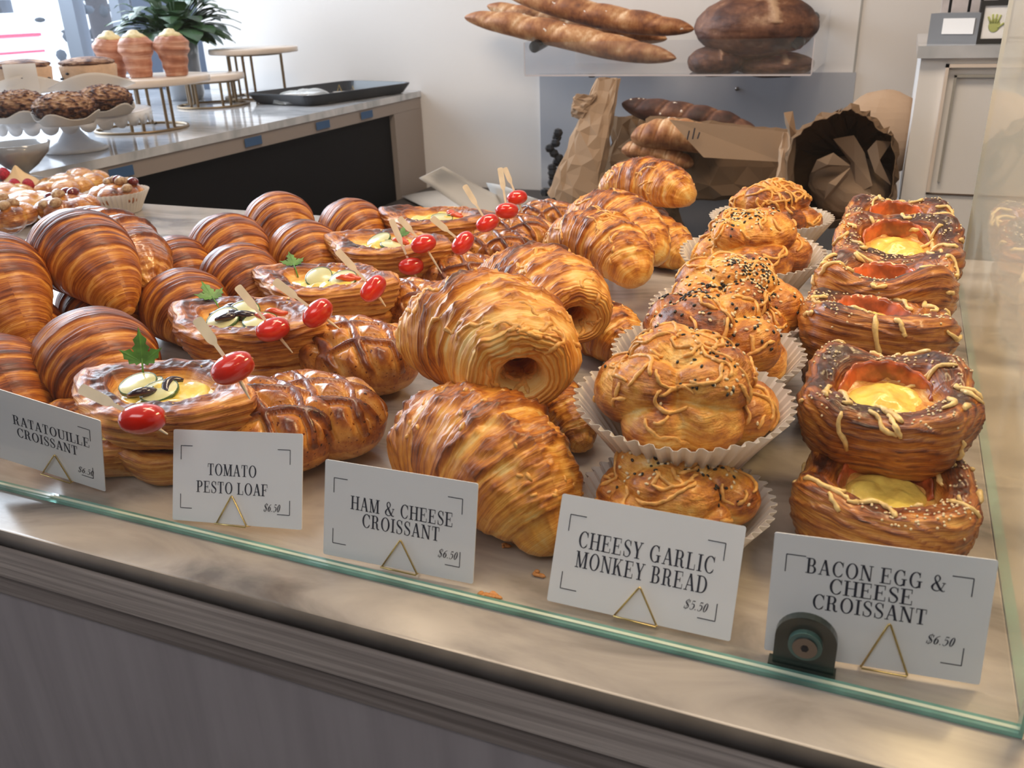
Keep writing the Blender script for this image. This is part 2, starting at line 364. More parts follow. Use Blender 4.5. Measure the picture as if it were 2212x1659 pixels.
M['glass_edge'] = simple('green_glass_edge', (.30, .62, .52), .06, coat=1., noise=.3, nscale=25, trans=.5)
M['edge_bright'] = simple('polished_glass_edge', (.72, .80, .62), .08, coat=1.)
M['wrap'] = glass('plastic_bag', (.85, .87, .90), .30)
def wallmat():
    m, nt, out = newmat('wall_paint'); L = nt.links.new; p = N(nt, 'ShaderNodeBsdfPrincipled'); L(p.outputs[0], out.inputs[0])
    p.inputs['Base Color'].default_value = (.78, .745, .72, 1); p.inputs['Roughness'].default_value = .55
    tc = N(nt, 'ShaderNodeTexCoord'); n = N(nt, 'ShaderNodeTexNoise'); n.inputs['Scale'].default_value = 60; L(tc.outputs['Object'], n.inputs[0])
    b = N(nt, 'ShaderNodeBump'); b.inputs['Strength'].default_value = .08; L(n.outputs[0], b.inputs['Height']); L(b.outputs[0], p.inputs['Normal']); return m
M['wall'] = wallmat()
M['floor'] = simple('dark_floor', (.10, .085, .075), .5, noise=.2, nscale=3)
M['ceiling'] = simple('ceiling_paint', (.75, .74, .73), .8)
M['frame_grey'] = simple('window_frame_paint', (.22, .25, .30), .5)
M['dark_panel'] = simple('black_counter_panel', (.006, .006, .007), .6, spec=.12)
M['tan_panel'] = simple('tan_counter_edge', (.30, .25, .22), .5)
# ------------------------------------------------------------ pastry builders
def croissant(name, label, group, A, Mi, B, Rm, ra, rb, mat, seed=1, nst=4, amp=.10, nu=230, nv=110, open_a=False, lam=.0004, cheese=0, lump=.0015, power=(2.0, .62), cat='croissant', chmat='cheese', chlen=(.012, .045), vflat=.92, bro=0., ccr=1.):
    A, Mi, B = [np.array(q, float) for q in (A, Mi, B)]
    org = Mi.copy(); org[2] = min(Mi[2] - Rm * vflat, 9); loc = org
    A = A - loc; Mi = Mi - loc; B = B - loc
    C = 2 * Mi - (A + B) / 2
    t = np.linspace(0, 1, nu); Sp = (1 - t)[:, None] ** 2 * A + (2 * t * (1 - t))[:, None] * C + (t ** 2)[:, None] * B
    s = 2 * t - 1; ab = np.abs(s); re = np.where(s < 0, ra, rb)
    r0 = re + (Rm - re) * np.clip(1 - ab ** power[0], 0, 1) ** power[1]
    T = np.gradient(Sp, axis=0); T /= np.linalg.norm(T, axis=1)[:, None]
    up = np.array([0, 0, 1.]); X = np.cross(T, up); X /= np.linalg.norm(X, axis=1)[:, None]; Z = np.cross(X, T)
    v = np.linspace(0, 2 * math.pi, nv); rn = np.random.RandomState(seed)
    ph = rn.rand() * 6
    n3 = np.stack([np.repeat(t[:, None], nv, 1) * 4, np.cos(v)[None] * 1.2 + 0 * t[:, None], np.sin(v)[None] * 1.2 + 0 * t[:, None]], 2)
    w = fbm(n3 + seed * 7.3, 3, seed)
    k = ab[:, None] * nst + .16 * np.sin(v[None] + ph) + .30 * w + .35
    fr = k - np.floor(k); saw = np.where(fr < .9, fr / .9, (1 - fr) / .1)
    edge = np.clip(1.25 - ab, 0, 1)[:, None]
    r = r0[:, None] * (1 + amp * (saw ** 1.4 - .55) * edge)
    # laminations, soft lumps
    uu = np.cumsum(np.r_[0, np.linalg.norm(np.diff(Sp, axis=0), axis=1)])
    lamn = vnoise(np.stack([uu[:, None] * 900 + 2.2 * w, 0 * w + np.cos(v)[None] * 1.1, 0 * w + np.sin(v)[None] * 1.1], 2), seed + 5)
    lamf = vnoise(np.stack([uu[:, None] * 2100 + 3. * w, 0 * w + np.cos(v)[None] * 1.6, 0 * w + np.sin(v)[None] * 1.6], 2), seed + 15)
    r = r + lam * lamn * 1.3 + lam * .6 * lamf + lump * fbm(n3 * 2.2 + 3.1, 3, seed + 9)
    # closing rows at both ends
    cs, sn = np.cos(v), np.sin(v)
    zf = np.where(cs > 0, 1, .86) * vflat
    ring = Sp[:, None, :] + r[..., None] * (sn[None, :, None] * X[:, None, :] + (cs * zf)[None, :, None] * Z[:, None, :])
    brown = .34 + .36 * saw * edge + .10 * (cs[None]) + .25 * w
    brown = brown - .16 * (fr < .12) + .10 * lamn * (1 - saw * .5) + bro
    def endrows(idx, sign, opened):
        base = ring[idx] - Sp[idx]; rr = np.linalg.norm(base, axis=1).mean(); rows = []; br = []
        if opened:
            ks = [(1.0, .0, .45), (.975, .12, .34), (.92, .20, .42), (.84, .25, .30), (.74, .28, .42), (.64, .28, .26), (.54, .25, .34), (.46, .18, .14), (.40, .02, .04), (.35, -.25, .05), (.28, -.6, .3), (.14, -.95, .8), (0, -1.05, .9)]
            qs = np.linspace(0, 1, 46)[1:]; kk = np.linspace(0, 1, len(ks)); q1 = np.interp(qs, kk, [x[0] for x in ks]); d1 = np.interp(qs, kk, [x[1] for x in ks]) + .022 * np.sin(qs * 75) * (qs < .6); bb = np.interp(qs, kk, [x[2] for x in ks]) + .16 * np.sin(qs * 75) * (qs < .6)
            prof = list(zip(q1, d1))
        else:
            prof = [(.93, .30), (.78, .55), (.55, .75), (.28, .88), (0, .92)]; bb = [.35, .3, .28, .25, .2]
        for (q, dz), b_ in zip(prof, bb):
            off = 0
            if opened: off = X[idx] * rr * .05 * (1 - q) - Z[idx] * rr * .10 * (1 - q)
            rows.append(Sp[idx] + base * q + T[idx] * sign * rr * dz + off + 0 * base); br.append(np.full(nv, b_) + .1 * w[idx])
        return rows, br
    ra_, ba_ = endrows(0, -1, open_a); rb_, bb_ = endrows(nu - 1, 1, False)
    P = np.concatenate([np.array(ra_[::-1]), ring, np.array(rb_)], 0)
    Bn = np.concatenate([np.array(ba_[::-1]), brown, np.array(bb_)], 0)
    na, nb = len(ra_), len(rb_)
    Lt = uu[-1]; ul = np.r_[np.linspace(-.30 if open_a else -.12, -.01, na), uu / Lt, np.linspace(1.01, 1.1, nb)] * Lt / .16
    # settle on the ground plane of the object a little
    P[..., 2] = np.maximum(P[..., 2], -.002 + 0 * P[..., 2]) if Mi[2] - Rm * vflat > -.001 and A[2] > -.02 and B[2] > -.02 else P[..., 2]
    if cheese:
        top = sstep(.15, .8, np.cos(v))[None] * np.ones((P.shape[0], 1)); n4 = fbm(P * 90 + seed, 4, seed + 3)
        c0 = P.mean(1, keepdims=True); dirv = P - c0; dirv /= np.linalg.norm(dirv, axis=2)[..., None] + 1e-9
        crk = np.abs(fbm(P * 55 + seed * 2, 3, seed + 13)); P = P + dirv * (top * (np.clip(n4 + .05, 0, 1) * .0042 * ccr + .0011 * np.exp(-(crk / .035) ** 2)))[..., None]; Bn = Bn + top * (n4 * .60 - .04 - .06 * (ccr > 1) * (n4 > 0) + .14 * np.exp(-(crk / .02) ** 2))
    g = Grid(P, Bn, uvu=np.repeat(ul[:, None], nv, 1))
    root = empty(name, loc, (0, 0, 0), label, cat, group)
    g.build('crust', mat, root)
    if cheese:
        rnd = random.Random(seed)
        mb = drape(g, rnd, cheese, lambda p, n: n[2] > .12 + .25 * rnd.random(), chlen, .0019, flat=-.25)
        if mb: tag(mb.build('melted_cheese', M[chmat], root), kind='stuff')
    return root, g

def plan_radius(th, a, b, n):
    c, s_ = np.abs(np.cos(th)), np.abs(np.sin(th)); return 1 / ((c / a) ** n + (s_ / b) ** n) ** (1 / n)
def danish(name, label, group, loc, rot, a, b, n, h, well, mat, cat, seed=1, corner=0., wellz=.55, layers=7, nu=96, nv=240, wn=2.0, puff=.0, dark=0., K=None):
    """open pastry with layered sides, a rim and a hollow; returns (root, grid)"""
    th = np.linspace(0, 2 * math.pi, nv); Rp = plan_radius(th, a, b, n); Rw = plan_radius(th, a * well, b * well, wn)
    K = K or [(0, 0), (.5, 0), (.76, .02), (.86, .14), (.93, .36), (.985, .60), (1.02, .78), (1.01, .90), (.95, .99), (.84, 1.03), (.70, 1.0)]
    wob = fbm(np.stack([np.cos(th) * 2.2, np.sin(th) * 2.2, 0 * th + seed * 1.7], 1), 3, seed + 2); wob[-1] = wob[0]
    Rp = Rp * (1 + .10 * wob); Rw = Rw * (1 + .22 * np.roll(wob[:-1], 37)[np.arange(nv) % (nv - 1)])
    # outer profile in fractions of plan radius, then inner wall towards the well
    tt = np.linspace(0, 1, nu); P = np.zeros((nu, nv, 3)); Bn = np.zeros((nu, nv))
    no = int(nu * .70); ka = np.array(K); ts = np.linspace(0, 1, no); kx = np.linspace(0, 1, len(K)) ** .9
    fr = np.interp(ts, kx, ka[:, 0]); fz = np.interp(ts, kx, ka[:, 1])
    rr = fr[:, None] * Rp[None]; zz = fz[:, None] * h * np.ones_like(rr)
    ni = nu - no; ti = np.linspace(0, 1, ni + 1)[1:]
    r_in = Rp[None] * K[-1][0] * (1 - np.clip(ti[:, None] * 1.4, 0, 1)) + Rw[None] * np.clip(ti[:, None] * 1.4, 0, 1)
    r_in = np.where(ti[:, None] > .71, Rw[None] * (1 - (ti[:, None] - .71) / .29), r_in)
    z_in = h * (1 - (1 - wellz) * sstep(.25, .85, ti))[:, None] * np.ones_like(r_in)
    r = np.concatenate([rr, r_in]); z = np.concatenate([zz, z_in])
    X = r * np.cos(th)[None]; Y = r * np.sin(th)[None]
    w = fbm(np.stack([X * 28, Y * 28, z * 15], 2) + seed * 3.7, 4, seed)
    cr = (np.abs(np.cos(2 * (th - (math.pi / 4 if n > 2 else 0)))) ** 3) if n > 2 else np.abs(np.cos(th)) ** 6
    z = z + corner * cr[None] * (z / h) ** 2 * np.clip(r / Rp[None], 0, 1) ** 2 + .004 * w * (z / h)
    if puff: z = z + puff * (z / h) * np.sin(th * 2 + seed)[None]
    z = z + .0035 * fbm(np.stack([X * 110, Y * 110, z * 0], 2), 3, seed + 8) * np.exp(-((np.arange(nu) - no) / (nu * .12)) ** 2)[:, None]
    # layer ridges on the side
    side = np.zeros(nu); side[:no] = sstep(.12, .3, ts) * (1 - sstep(.86, 1, ts))
    lowf = fbm(np.stack([X * 14, Y * 14, z * 8], 2) + seed * 2.1, 2, seed + 4)
    lay = z / h * layers * (1 + .18 * np.sin(th * 2 + seed)[None]) + 2.6 * lowf + .7 * w
    fine = vnoise(np.stack([np.cos(th)[None] * 3 + 0 * z, np.sin(th)[None] * 3 + 0 * z, z * 900 + lowf * 5], 2), seed + 6)
    lf = lay - np.floor(lay); rid = np.where(lf < .8, lf / .8, (1 - lf) / .2)
    r2 = 1 + side[:, None] * (.030 * (rid ** 2 - .5) + .05 * w + .012 * fine)
    X *= r2; Y *= r2
    P = np.stack([X, Y, z], 2)
    Bn = .46 + .2 * w - .20 * side[:, None] + .30 * side[:, None] * rid ** 3 + .12 * side[:, None] * fine - .12 * side[:, None] * (z / h < .35) + dark
    rim = np.exp(-((np.arange(nu) - no * .97) / (nu * .11)) ** 2); Bn = Bn + (.26 + .45 * w) * rim[:, None]
    Bn[no:] -= .45 * sstep(.35, .75, ti)[:, None]
    uu = np.concatenate([fz * 1.0, 1 + ti * .5])
    g = Grid(P, Bn, uvu=np.repeat(uu[:, None], nv, 1), vscale=4)
    root = empty(name, loc, rot, label, cat, group); g.build('crust', mat, root)
    return root, g
def filling(root, name, a, b, n, z, mat, seed=1, bump=.003, k=48, m=14):
    th = np.linspace(0, 2 * math.pi, k); Rp = plan_radius(th, a, b, n); q = np.linspace(0, 1, m)[:, None]
    X = q * Rp * np.cos(th); Y = q * Rp * np.sin(th)
    Z = z + bump * 2 * fbm(np.stack([X * 60, Y * 60, 0 * X + seed], 2), 3, seed) + bump * (1 - q ** 2) - .006 * q ** 8
    g = Grid(np.stack([X, Y, Z], 2), 0 * X); g.build(name, mat, root); return g
def slice_disc(root, name, c, r, nrm, thick, mat, rim):
    nrm = Vector(nrm).normalized(); q = nrm.to_track_quat('Z', 'Y').to_matrix(); q = np.array(q)
    mb = MB(); mb.lathe([(0, thick), (r * .93, thick), (r * .95, thick * .9), (r * .95, 0), (0, 0)], k=22)
    V = np.concatenate(mb.v) @ q.T + np.array(c); o = mesh_np(name, V, mb.f, (mat,), root)
    mb = MB(); mb.lathe([(r * .94, thick * 1.05), (r, thick), (r, 0), (r * .94, 0)], k=22)
    V = np.concatenate(mb.v) @ q.T + np.array(c); mesh_np('rind', V, mb.f, (rim,), o)
    return o
def parsley(root, c, size, yaw, lean=.9, seed=1):
    """a flat parsley leaf: stem and three lobed leaflets with real thickness"""
    rnd = random.Random(seed); V = []; Fc = []
    def leaflet(o, ang, L, wd):
        pts = [(0, 0)]; m = 7
        for i in range(1, m + 1):
            f = i / m; ww = wd * math.sin(math.pi * min(f * .85 + .12, 1)) * (1.15 if i % 2 else .62); pts.append((L * f, ww))
        lp = pts + [(L * 1.12, 0)] + [(x, -y) for x, y in pts[:0:-1]]
        ca, sa = math.cos(ang), math.sin(ang); b0 = len(V)
        for z_ in (0, .0005):
            for x, y in lp: V.append((o[0] + x * ca - y * sa, o[1] + x * sa + y * ca, z_ + .12 * abs(y) + 1.5 * x * x * 4))
        n_ = len(lp)
        for k in range(1, n_ - 1): Fc.append((b0, b0 + k, b0 + k + 1)); Fc.append((b0 + n_, b0 + n_ + k + 1, b0 + n_ + k))
        for k in range(n_): Fc.append((b0 + k, b0 + (k + 1) % n_, b0 + n_ + (k + 1) % n_, b0 + n_ + k))
    s = size
    leaflet((0, .35 * s), math.pi / 2, .65 * s, .17 * s); leaflet((0, .32 * s), math.pi / 2 + 1.0, .50 * s, .15 * s); leaflet((0, .30 * s), math.pi / 2 - 1.0, .50 * s, .15 * s)
    mt = np.array(Matrix.Rotation(yaw, 3, 'Z') @ Matrix.Rotation(lean, 3, 'X'))
    o = mesh_np('parsley_leaf', np.array(V) @ mt.T + np.array(c), Fc, (M['parsley'],), root, smooth=False)
    st = MB(); st.tube([(0, -.25 * s, -.004), (0, .1 * s, 0), (0, .4 * s, 0.0003)], .0007, 6)
    mesh_np('stem', np.concatenate(st.v) @ mt.T + np.array(c), st.f, (M['parsley'],), o)
    return o
def loaf(name, label, group, loc, rot, a, b, h, seed):
    nu, nv = 120, 150; ph = np.linspace(0, math.pi, nu)[:, None]; th = np.linspace(0, 2 * math.pi, nv)[None]
    # ellipsoid laid along x: polar axis is x
    cx = np.cos(ph); sr = np.sin(ph) ** .75
    X = a * np.sign(cx) * np.abs(cx) ** .9 * np.ones_like(th); Y = b * sr * np.sin(th); Z = h * .5 + h * .5 * sr * np.cos(th)
    q1 = X / .027 + Y / .0165; q2 = X / .027 - Y / .0165
    wv = fbm(np.stack([X * 40, Y * 40, Z * 40], 2) + seed, 3, seed)
    q1 = q1 * .5 + .25 * wv + .2; q2 = q2 * .5 + .2 * wv - .1
    d1 = np.abs(q1 - np.round(q1)); d2 = np.abs(q2 - np.round(q2)); d = np.minimum(d1, d2)
    upf = sstep(-.1, .45, np.cos(th)) * sstep(.0, .25, np.sin(ph))
    strip = 1 - sstep(.06, .13, d)
    cell = sstep(.08, .45, d)
    disp = upf * (.0035 * strip + .0055 * cell - .0022 * np.exp(-((d - .15) / .04) ** 2)) + .0018 * wv
    N0 = np.stack([X / a ** 2, Y / b ** 2, (Z - h * .5) / (h * .5) ** 2], 2); N0 /= np.linalg.norm(N0, axis=2)[..., None] + 1e-9
    P = np.stack([X, Y, Z], 2) + N0 * disp[..., None]; P[..., 2] = np.maximum(P[..., 2], 0)
    br = .40 + .28 * strip * upf - .20 * np.exp(-((d - .2) / .08) ** 2) * upf + .24 * sstep(.28, .46, d) * upf + .3 * wv - .15 * (1 - upf) * (Z < h * .35)
    g = Grid(P, br, vscale=1); root = empty(name, loc, rot, label, 'savory loaf', group); g.build('crust', M['loaf'], root)
    return root, g
def star_blob(centres, radii, base, nu=130, nv=170, zs=1., noise=.0015, seed=1, nf=60):
    """a lumpy body as seen from its middle: outermost of many balls"""
    ph = np.linspace(0, math.pi, nu)[:, None]; th = np.linspace(0, 2 * math.pi, nv)[None]
    D = np.stack([np.sin(ph) * np.cos(th), np.sin(ph) * np.sin(th), np.cos(ph) + 0 * th], 2)
    r = np.full((nu, nv), base); second = np.full((nu, nv), base)
    for c, q in zip(centres, radii):
        cd_ = D @ np.array(c); disc = q * q - (np.dot(c, c) - cd_ ** 2)
        rc = np.where(disc > 0, cd_ + np.sqrt(np.maximum(disc, 0)), 0)
        second = np.maximum(second, np.minimum(r, rc)); r = np.maximum(r, rc)
    crease = np.exp(-((r - second) / .0035) ** 2)
    w = fbm(D * .05 * nf + seed * 5.1, 4, seed); r = r - .002 * crease + noise * 2 * w
    P = D * r[..., None]; P[..., 2] *= zs
    return P, crease, w, D
def paper_cup(root, r0, r1, h, npl, depth, seed=1, name='paper_cup', lean=0., mat='cup', wavy=.0):
    rnd = random.Random(seed); k = npl * 4; rows = [(0, 0.0002, 0), (.7, 0.0002, 0), (1, .0004, 0)]
    V = []; m = 9; th = np.linspace(0, 2 * math.pi, k, endpoint=False); pl = np.where((np.arange(k) // 2) % 2 == 0, 1., -1.)
    jit = np.repeat(np.random.RandomState(seed).rand(npl) - .5, 4) * .8
    for f in (0., .6, 1.):
        V += [(r0 * f * math.cos(t), r0 * f * math.sin(t), .0003) for t in th]
    for i in range(1, m + 1):
        f = i / m; r = r0 + (r1 - r0) * f ** 1.15
        for j, t in enumerate(th):
            q = r + pl[j] * depth * (.35 + .65 * f) + jit[j] * .001 * f + wavy * f * f * math.sin(3 * t + seed)
            V.append((q * math.cos(t), q * math.sin(t), h * f - lean * f * f * math.cos(t - 4.4) * 1.0))
    nr = m + 3; Fc = [(i * k + j, i * k + (j + 1) % k, (i + 1) * k + (j + 1) % k, (i + 1) * k + j) for i in range(nr - 1) for j in range(k)]
    o = mesh_np(name, V, Fc, (M[mat],), root, smooth=False)
    sm = o.modifiers.new('paper', 'SOLIDIFY'); sm.thickness = .0003; return o
def monkey(name, label, group, loc, rot, Rb, seed, cupr=(.040, .066), cuph=.042, ncheese=34, nblack=80, nwhite=95, tiltcup=0.):
    rnd = random.Random(seed); cs = []; rs = []
    for i in range(15):
        if i < 6: el = rnd.uniform(.55, 1.2); az = i / 6 * 6.28 + rnd.uniform(-.35, .35)
        elif i < 13: el = rnd.uniform(-.15, .35); az = (i - 6) / 7 * 6.28 + rnd.uniform(-.3, .3)
        else: el = 1.4; az = rnd.uniform(0, 6)
        q = rnd.uniform(.40, .50) * Rb; d = Rb - q * rnd.uniform(.85, 1.1)
        cs.append((d * math.cos(el) * math.cos(az), d * math.cos(el) * math.sin(az), d * math.sin(el))); rs.append(q)
    P, cr, w, D = star_blob(cs, rs, Rb * .70, seed=seed, noise=.0022)
    P[..., 2] = P[..., 2] * .82 + Rb * .52 + (.006 if cuph < .045 else .014)
    low = P[..., 2] < .012; P[..., 2] = np.where(low, .006 + .5 * np.maximum(P[..., 2] - .006, -.008), P[..., 2])
    w2 = fbm(D * 2.2 + seed, 3, seed + 3); br = .50 + .35 * w + .45 * w2 - .2 * cr + .15 * D[..., 2]
    g = Grid(P, br, 3, 3); root = empty(name, loc, rot, label, 'monkey bread', group); g.build('bread', M['monkey'], root)
    paper_cup(root, cupr[0], cupr[1], cuph, 44, .0022, seed, lean=tiltcup)
    if ncheese:
        mb = drape(g, rnd, ncheese, lambda p, n: n[2] > -.05 and p[2] > .022, (.015, .05), .0014, lift=.0002); tag(mb.build('cheese_strands', M['cheese'], root), kind='stuff')
    cen = [g.sample(rnd.uniform(.05, .4), rnd.random())[0] for _ in range(4)]
    tst = lambda p, n: n[2] > .1 and p[2] > .03
    if nblack: tag(seeds(g, rnd, nblack, tst, centres=cen, spread=.018).build('black_sesame_seeds', M['black_seed'], root), kind='stuff')
    if nwhite: tag(seeds(g, rnd, nwhite, tst, centres=cen, spread=.024).build('white_sesame_seeds', M['white_seed'], root), kind='stuff')
    return root, g
def copy_tree(o, parent=None):
    c = o.copy(); COL.objects.link(c); c.parent = parent
    for ch in list(o.children): copy_tree(ch, c)
    return c
# ------------------------------------------------------------ lettering (a high-contrast serif face drawn stroke by stroke)
TH, TN = .152, .050
def gl():
    G = {}
    def rect(x0, x1, y0, y1): return [[(x0, y0), (x1, y0), (x1, y1), (x0, y1)]]
    def stem(x, y0=0., y1=1., w=TH, top=True, bot=True, sw=.11):
        r = rect(x - w / 2, x + w / 2, y0, y1)
        if bot: r += rect(x - w / 2 - sw, x + w / 2 + sw, y0, y0 + TN)
        if top: r += rect(x - w / 2 - sw, x + w / 2 + sw, y1 - TN, y1)
        return r
    def hb(x0, x1, y): return rect(x0, x1, y - TN / 2, y + TN / 2)
    def arc(cx, cy, rx, ry, a0, a1, T=TH, n=22):
        q = []; 
        for i in range(n):
            p = []
            for a in (a0 + (a1 - a0) * i / n, a0 + (a1 - a0) * (i + 1) / n):
                a = math.radians(a); p.append(((cx + rx * math.cos(a), cy + ry * math.sin(a)), (cx + (rx - T) * math.cos(a), cy + (ry - TN) * math.sin(a))))
            q.append([p[0][0], p[1][0], p[1][1], p[0][1]])
        return q
    def line(p, q, w):
        h = w / 2; return [[(p[0] - h, p[1]), (p[0] + h, p[1]), (q[0] + h, q[1]), (q[0] - h, q[1])]]
    def stroke(pts, ws, m=7):
        out = []; P = []; Wd = []
        n = len(pts)
        for i in range(n - 1):
            p0 = np.array(pts[max(i - 1, 0)]); p1 = np.array(pts[i]); p2 = np.array(pts[i + 1]); p3 = np.array(pts[min(i + 2, n - 1)])
            for k in range(m):
                t = k / m; P.append(.5 * ((2 * p1) + (p2 - p0) * t + (2 * p0 - 5 * p1 + 4 * p2 - p3) * t * t + (3 * p1 - p0 - 3 * p2 + p3) * t ** 3)); Wd.append(ws[i] * (1 - t) + ws[i + 1] * t)
        P.append(np.array(pts[-1])); Wd.append(ws[-1]); P = np.array(P); T = np.gradient(P, axis=0); T /= np.linalg.norm(T, axis=1)[:, None] + 1e-9
        Nn = np.stack([-T[:, 1], T[:, 0]], 1); A = P + Nn * np.array(Wd)[:, None] / 2; B = P - Nn * np.array(Wd)[:, None] / 2
        for i in range(len(P) - 1): out.append([tuple(A[i]), tuple(A[i + 1]), tuple(B[i + 1]), tuple(B[i])])
        return out
    sf = lambda x, y: rect(x - .13, x + .13, y, y + TN)
    G['A'] = (line((.10, 0), (.37, 1), TN * 1.3) + line((.64, 0), (.38, 1), TH * 1.05) + hb(.2, .55, .32) + sf(.10, 0) + sf(.64, 0), .76)
    G['B'] = (stem(.15) + arc(.36, .745, .24, .255, -90, 90) + arc(.37, .26, .29, .26, -90, 90) + hb(.15, .38, .98) + hb(.15, .38, .51) + hb(.15, .38, .02), .72)
    G['C'] = (arc(.42, .5, .40, .515, 48, 312) + rect(.67, .71, .66, 1.0) + stroke([(.69, .72), (.60, .92), (.44, 1.0)], [TN, TN * 1.5, TN]) + stroke([(.69, .26), (.60, .08), (.44, 0)], [TN, TN * 1.3, TN]), .76)
    G['D'] = (stem(.15) + arc(.35, .5, .42, .5, -90, 90) + hb(.15, .36, .98) + hb(.15, .36, .02), .84)
    G['E'] = (stem(.15) + hb(.15, .62, .98) + hb(.15, .66, .02) + hb(.15, .45, .51) + rect(.58, .62, .72, 1) + rect(.62, .66, 0, .28) + rect(.43, .47, .38, .64), .70)
    G['F'] = (stem(.15) + hb(.15, .60, .98) + hb(.15, .45, .51) + rect(.57, .61, .72, 1) + rect(.43, .47, .38, .64), .64)
    G['G'] = (arc(.42, .5, .40, .515, 48, 305) + rect(.64, .68, .66, 1.0) + stroke([(.67, .72), (.60, .92), (.44, 1.0)], [TN, TN * 1.5, TN]) + stroke([(.66, .12), (.56, .02), (.42, 0)], [TN, TN, TN]) + rect(.60, .60 + TH, .02, .42) + rect(.50, .84, .40, .40 + TN), .86)
    G['H'] = (stem(.15) + stem(.66) + hb(.15, .66, .51), .82)
    G['I'] = (stem(.17), .35)
    G['K'] = (stem(.15) + line((.20, .40), (.60, 1), TN * 1.3) + line((.64, 0), (.36, .62), TH * 1.1) + sf(.60, 1 - TN) + sf(.66, 0), .80)
    G['L'] = (stem(.15) + hb(.15, .62, .02) + rect(.58, .62, 0, .34), .66)
    G['M'] = (stem(.12, w=TN * 1.3) + line((.14, 1), (.44, .02), -TH) + line((.44, .02), (.76, 1), TN * 1.3) + stem(.80) + rect(.02, .2, 1 - TN, 1), .96)
    G['N'] = (stem(.12, w=TN * 1.3) + line((.14, 1), (.66, 0), TH * 1.1) + stem(.68, w=TN * 1.3, bot=False), .80)
    G['O'] = (arc(.42, .5, .40, .52, 0, 360, n=34), .84)
    G['P'] = (stem(.15) + arc(.36, .725, .27, .275, -90, 90) + hb(.15, .38, .98) + hb(.15, .38, .47), .68)
    G['R'] = (stem(.15) + arc(.36, .745, .26, .255, -90, 90) + hb(.15, .38, .98) + hb(.15, .38, .50) + stroke([(.40, .50), (.50, .40), (.53, .15), (.62, .02), (.74, .06)], [TN, TH, TH, TN * 1.6, TN]), .76)
    G['S'] = (stroke([(.52, .73), (.45, .93), (.29, 1.), (.13, .90), (.10, .73), (.22, .58), (.40, .45), (.52, .30), (.48, .10), (.31, 0.), (.13, .06), (.07, .26)], [TN, TN, TN, .07, TH * .85, TH, TH, TH * .8, .07, TN, TN, TN]) + rect(.50, .54, .68, 1) + rect(.05, .09, 0, .32), .60)
    G['T'] = (stem(.35, top=False) + hb(.04, .66, .98) + rect(.04, .08, .70, 1) + rect(.62, .66, .70, 1), .70)
    G['U'] = (stem(.15, y0=.28, bot=False) + stem(.68, y0=.3, w=TN * 1.3, bot=False) + stroke([(.15, .30), (.20, .08), (.42, .0), (.62, .08), (.68, .32)], [TH, TH * .8, TN, TN, TN]), .80)
    G['Y'] = (line((.36, .42), (.12, 1), TH * 1.1) + line((.37, .42), (.62, 1), TN * 1.3) + stem(.36, 0, .45, top=False) + sf(.12, 1 - TN) + sf(.62, 1 - TN), .72)
    G['&'] = (stroke([(.80, .50), (.66, .18), (.42, 0), (.16, .06), (.08, .24), (.22, .46), (.44, .62), (.50, .82), (.38, .98), (.24, .92), (.20, .74), (.36, .46), (.60, .12), (.78, .0), (.88, .05)], [TN, TN, TN, .08, TH, TN * 1.5, TN, TH * .7, TN, TN * 1.5, TH * .6, TH, TH, TN, TN]) + rect(.68, .90, .5, .5 + TN), .94)
    G[' '] = ([], .30)
    G['.'] = (arc(.12, .06, .06, .06, 0, 360, T=.06, n=10), .24)
    G['$'] = (G['S'][0] + rect(.29, .33, -.12, 1.12), .62)
    G['0'] = (arc(.27, .5, .24, .51, 0, 360), .56)
    G['5'] = (stroke([(.12, .56), (.28, .64), (.44, .54), (.48, .30), (.36, .04), (.18, 0), (.07, .16)], [TN, TN * 1.5, TH * .8, TH, .06, TN, TN]) + rect(.12, .15, .55, 1) + rect(.12, .44, .90, 1), .56)
    G['6'] = (arc(.28, .30, .24, .31, 0, 360) + stroke([(.46, .96), (.26, .84), (.12, .60), (.07, .34)], [TN, .06, TH * .8, TH * .8]), .56)
    return G
GLY = gl()
def lettering(parent, items):
    mb = MB(); t = .00006
    def quad(q):
        if sum(q[i][0] * q[(i + 1) % 4][1] - q[(i + 1) % 4][0] * q[i][1] for i in range(4)) < 0: q = q[::-1]
        V = [(x, -.0004, z) for x, z in q] + [(x, -.0004 - t, z) for x, z in q]
        mb.add(V, [(4, 5, 6, 7), (3, 2, 1, 0), (0, 1, 5, 4), (1, 2, 6, 5), (2, 3, 7, 6), (3, 0, 4, 7)])
    for (s, cx, z, h, xs, tr, shear) in items:
        xs = (xs / h - tr * (len(s) - 1)) / sum(GLY[c][1] for c in s)      # xs is the line's full width
        wd = sum(GLY[c][1] * xs + tr for c in s) - tr; x = cx - wd * h / 2
        for c in s:
            for q in GLY[c][0]: quad([(x + (px * xs + shear * py) * h, z + py * h) for px, py in q])
            x += (GLY[c][1] * xs + tr) * h
    mb.build('lettering', M['ink'], parent, smooth=False)
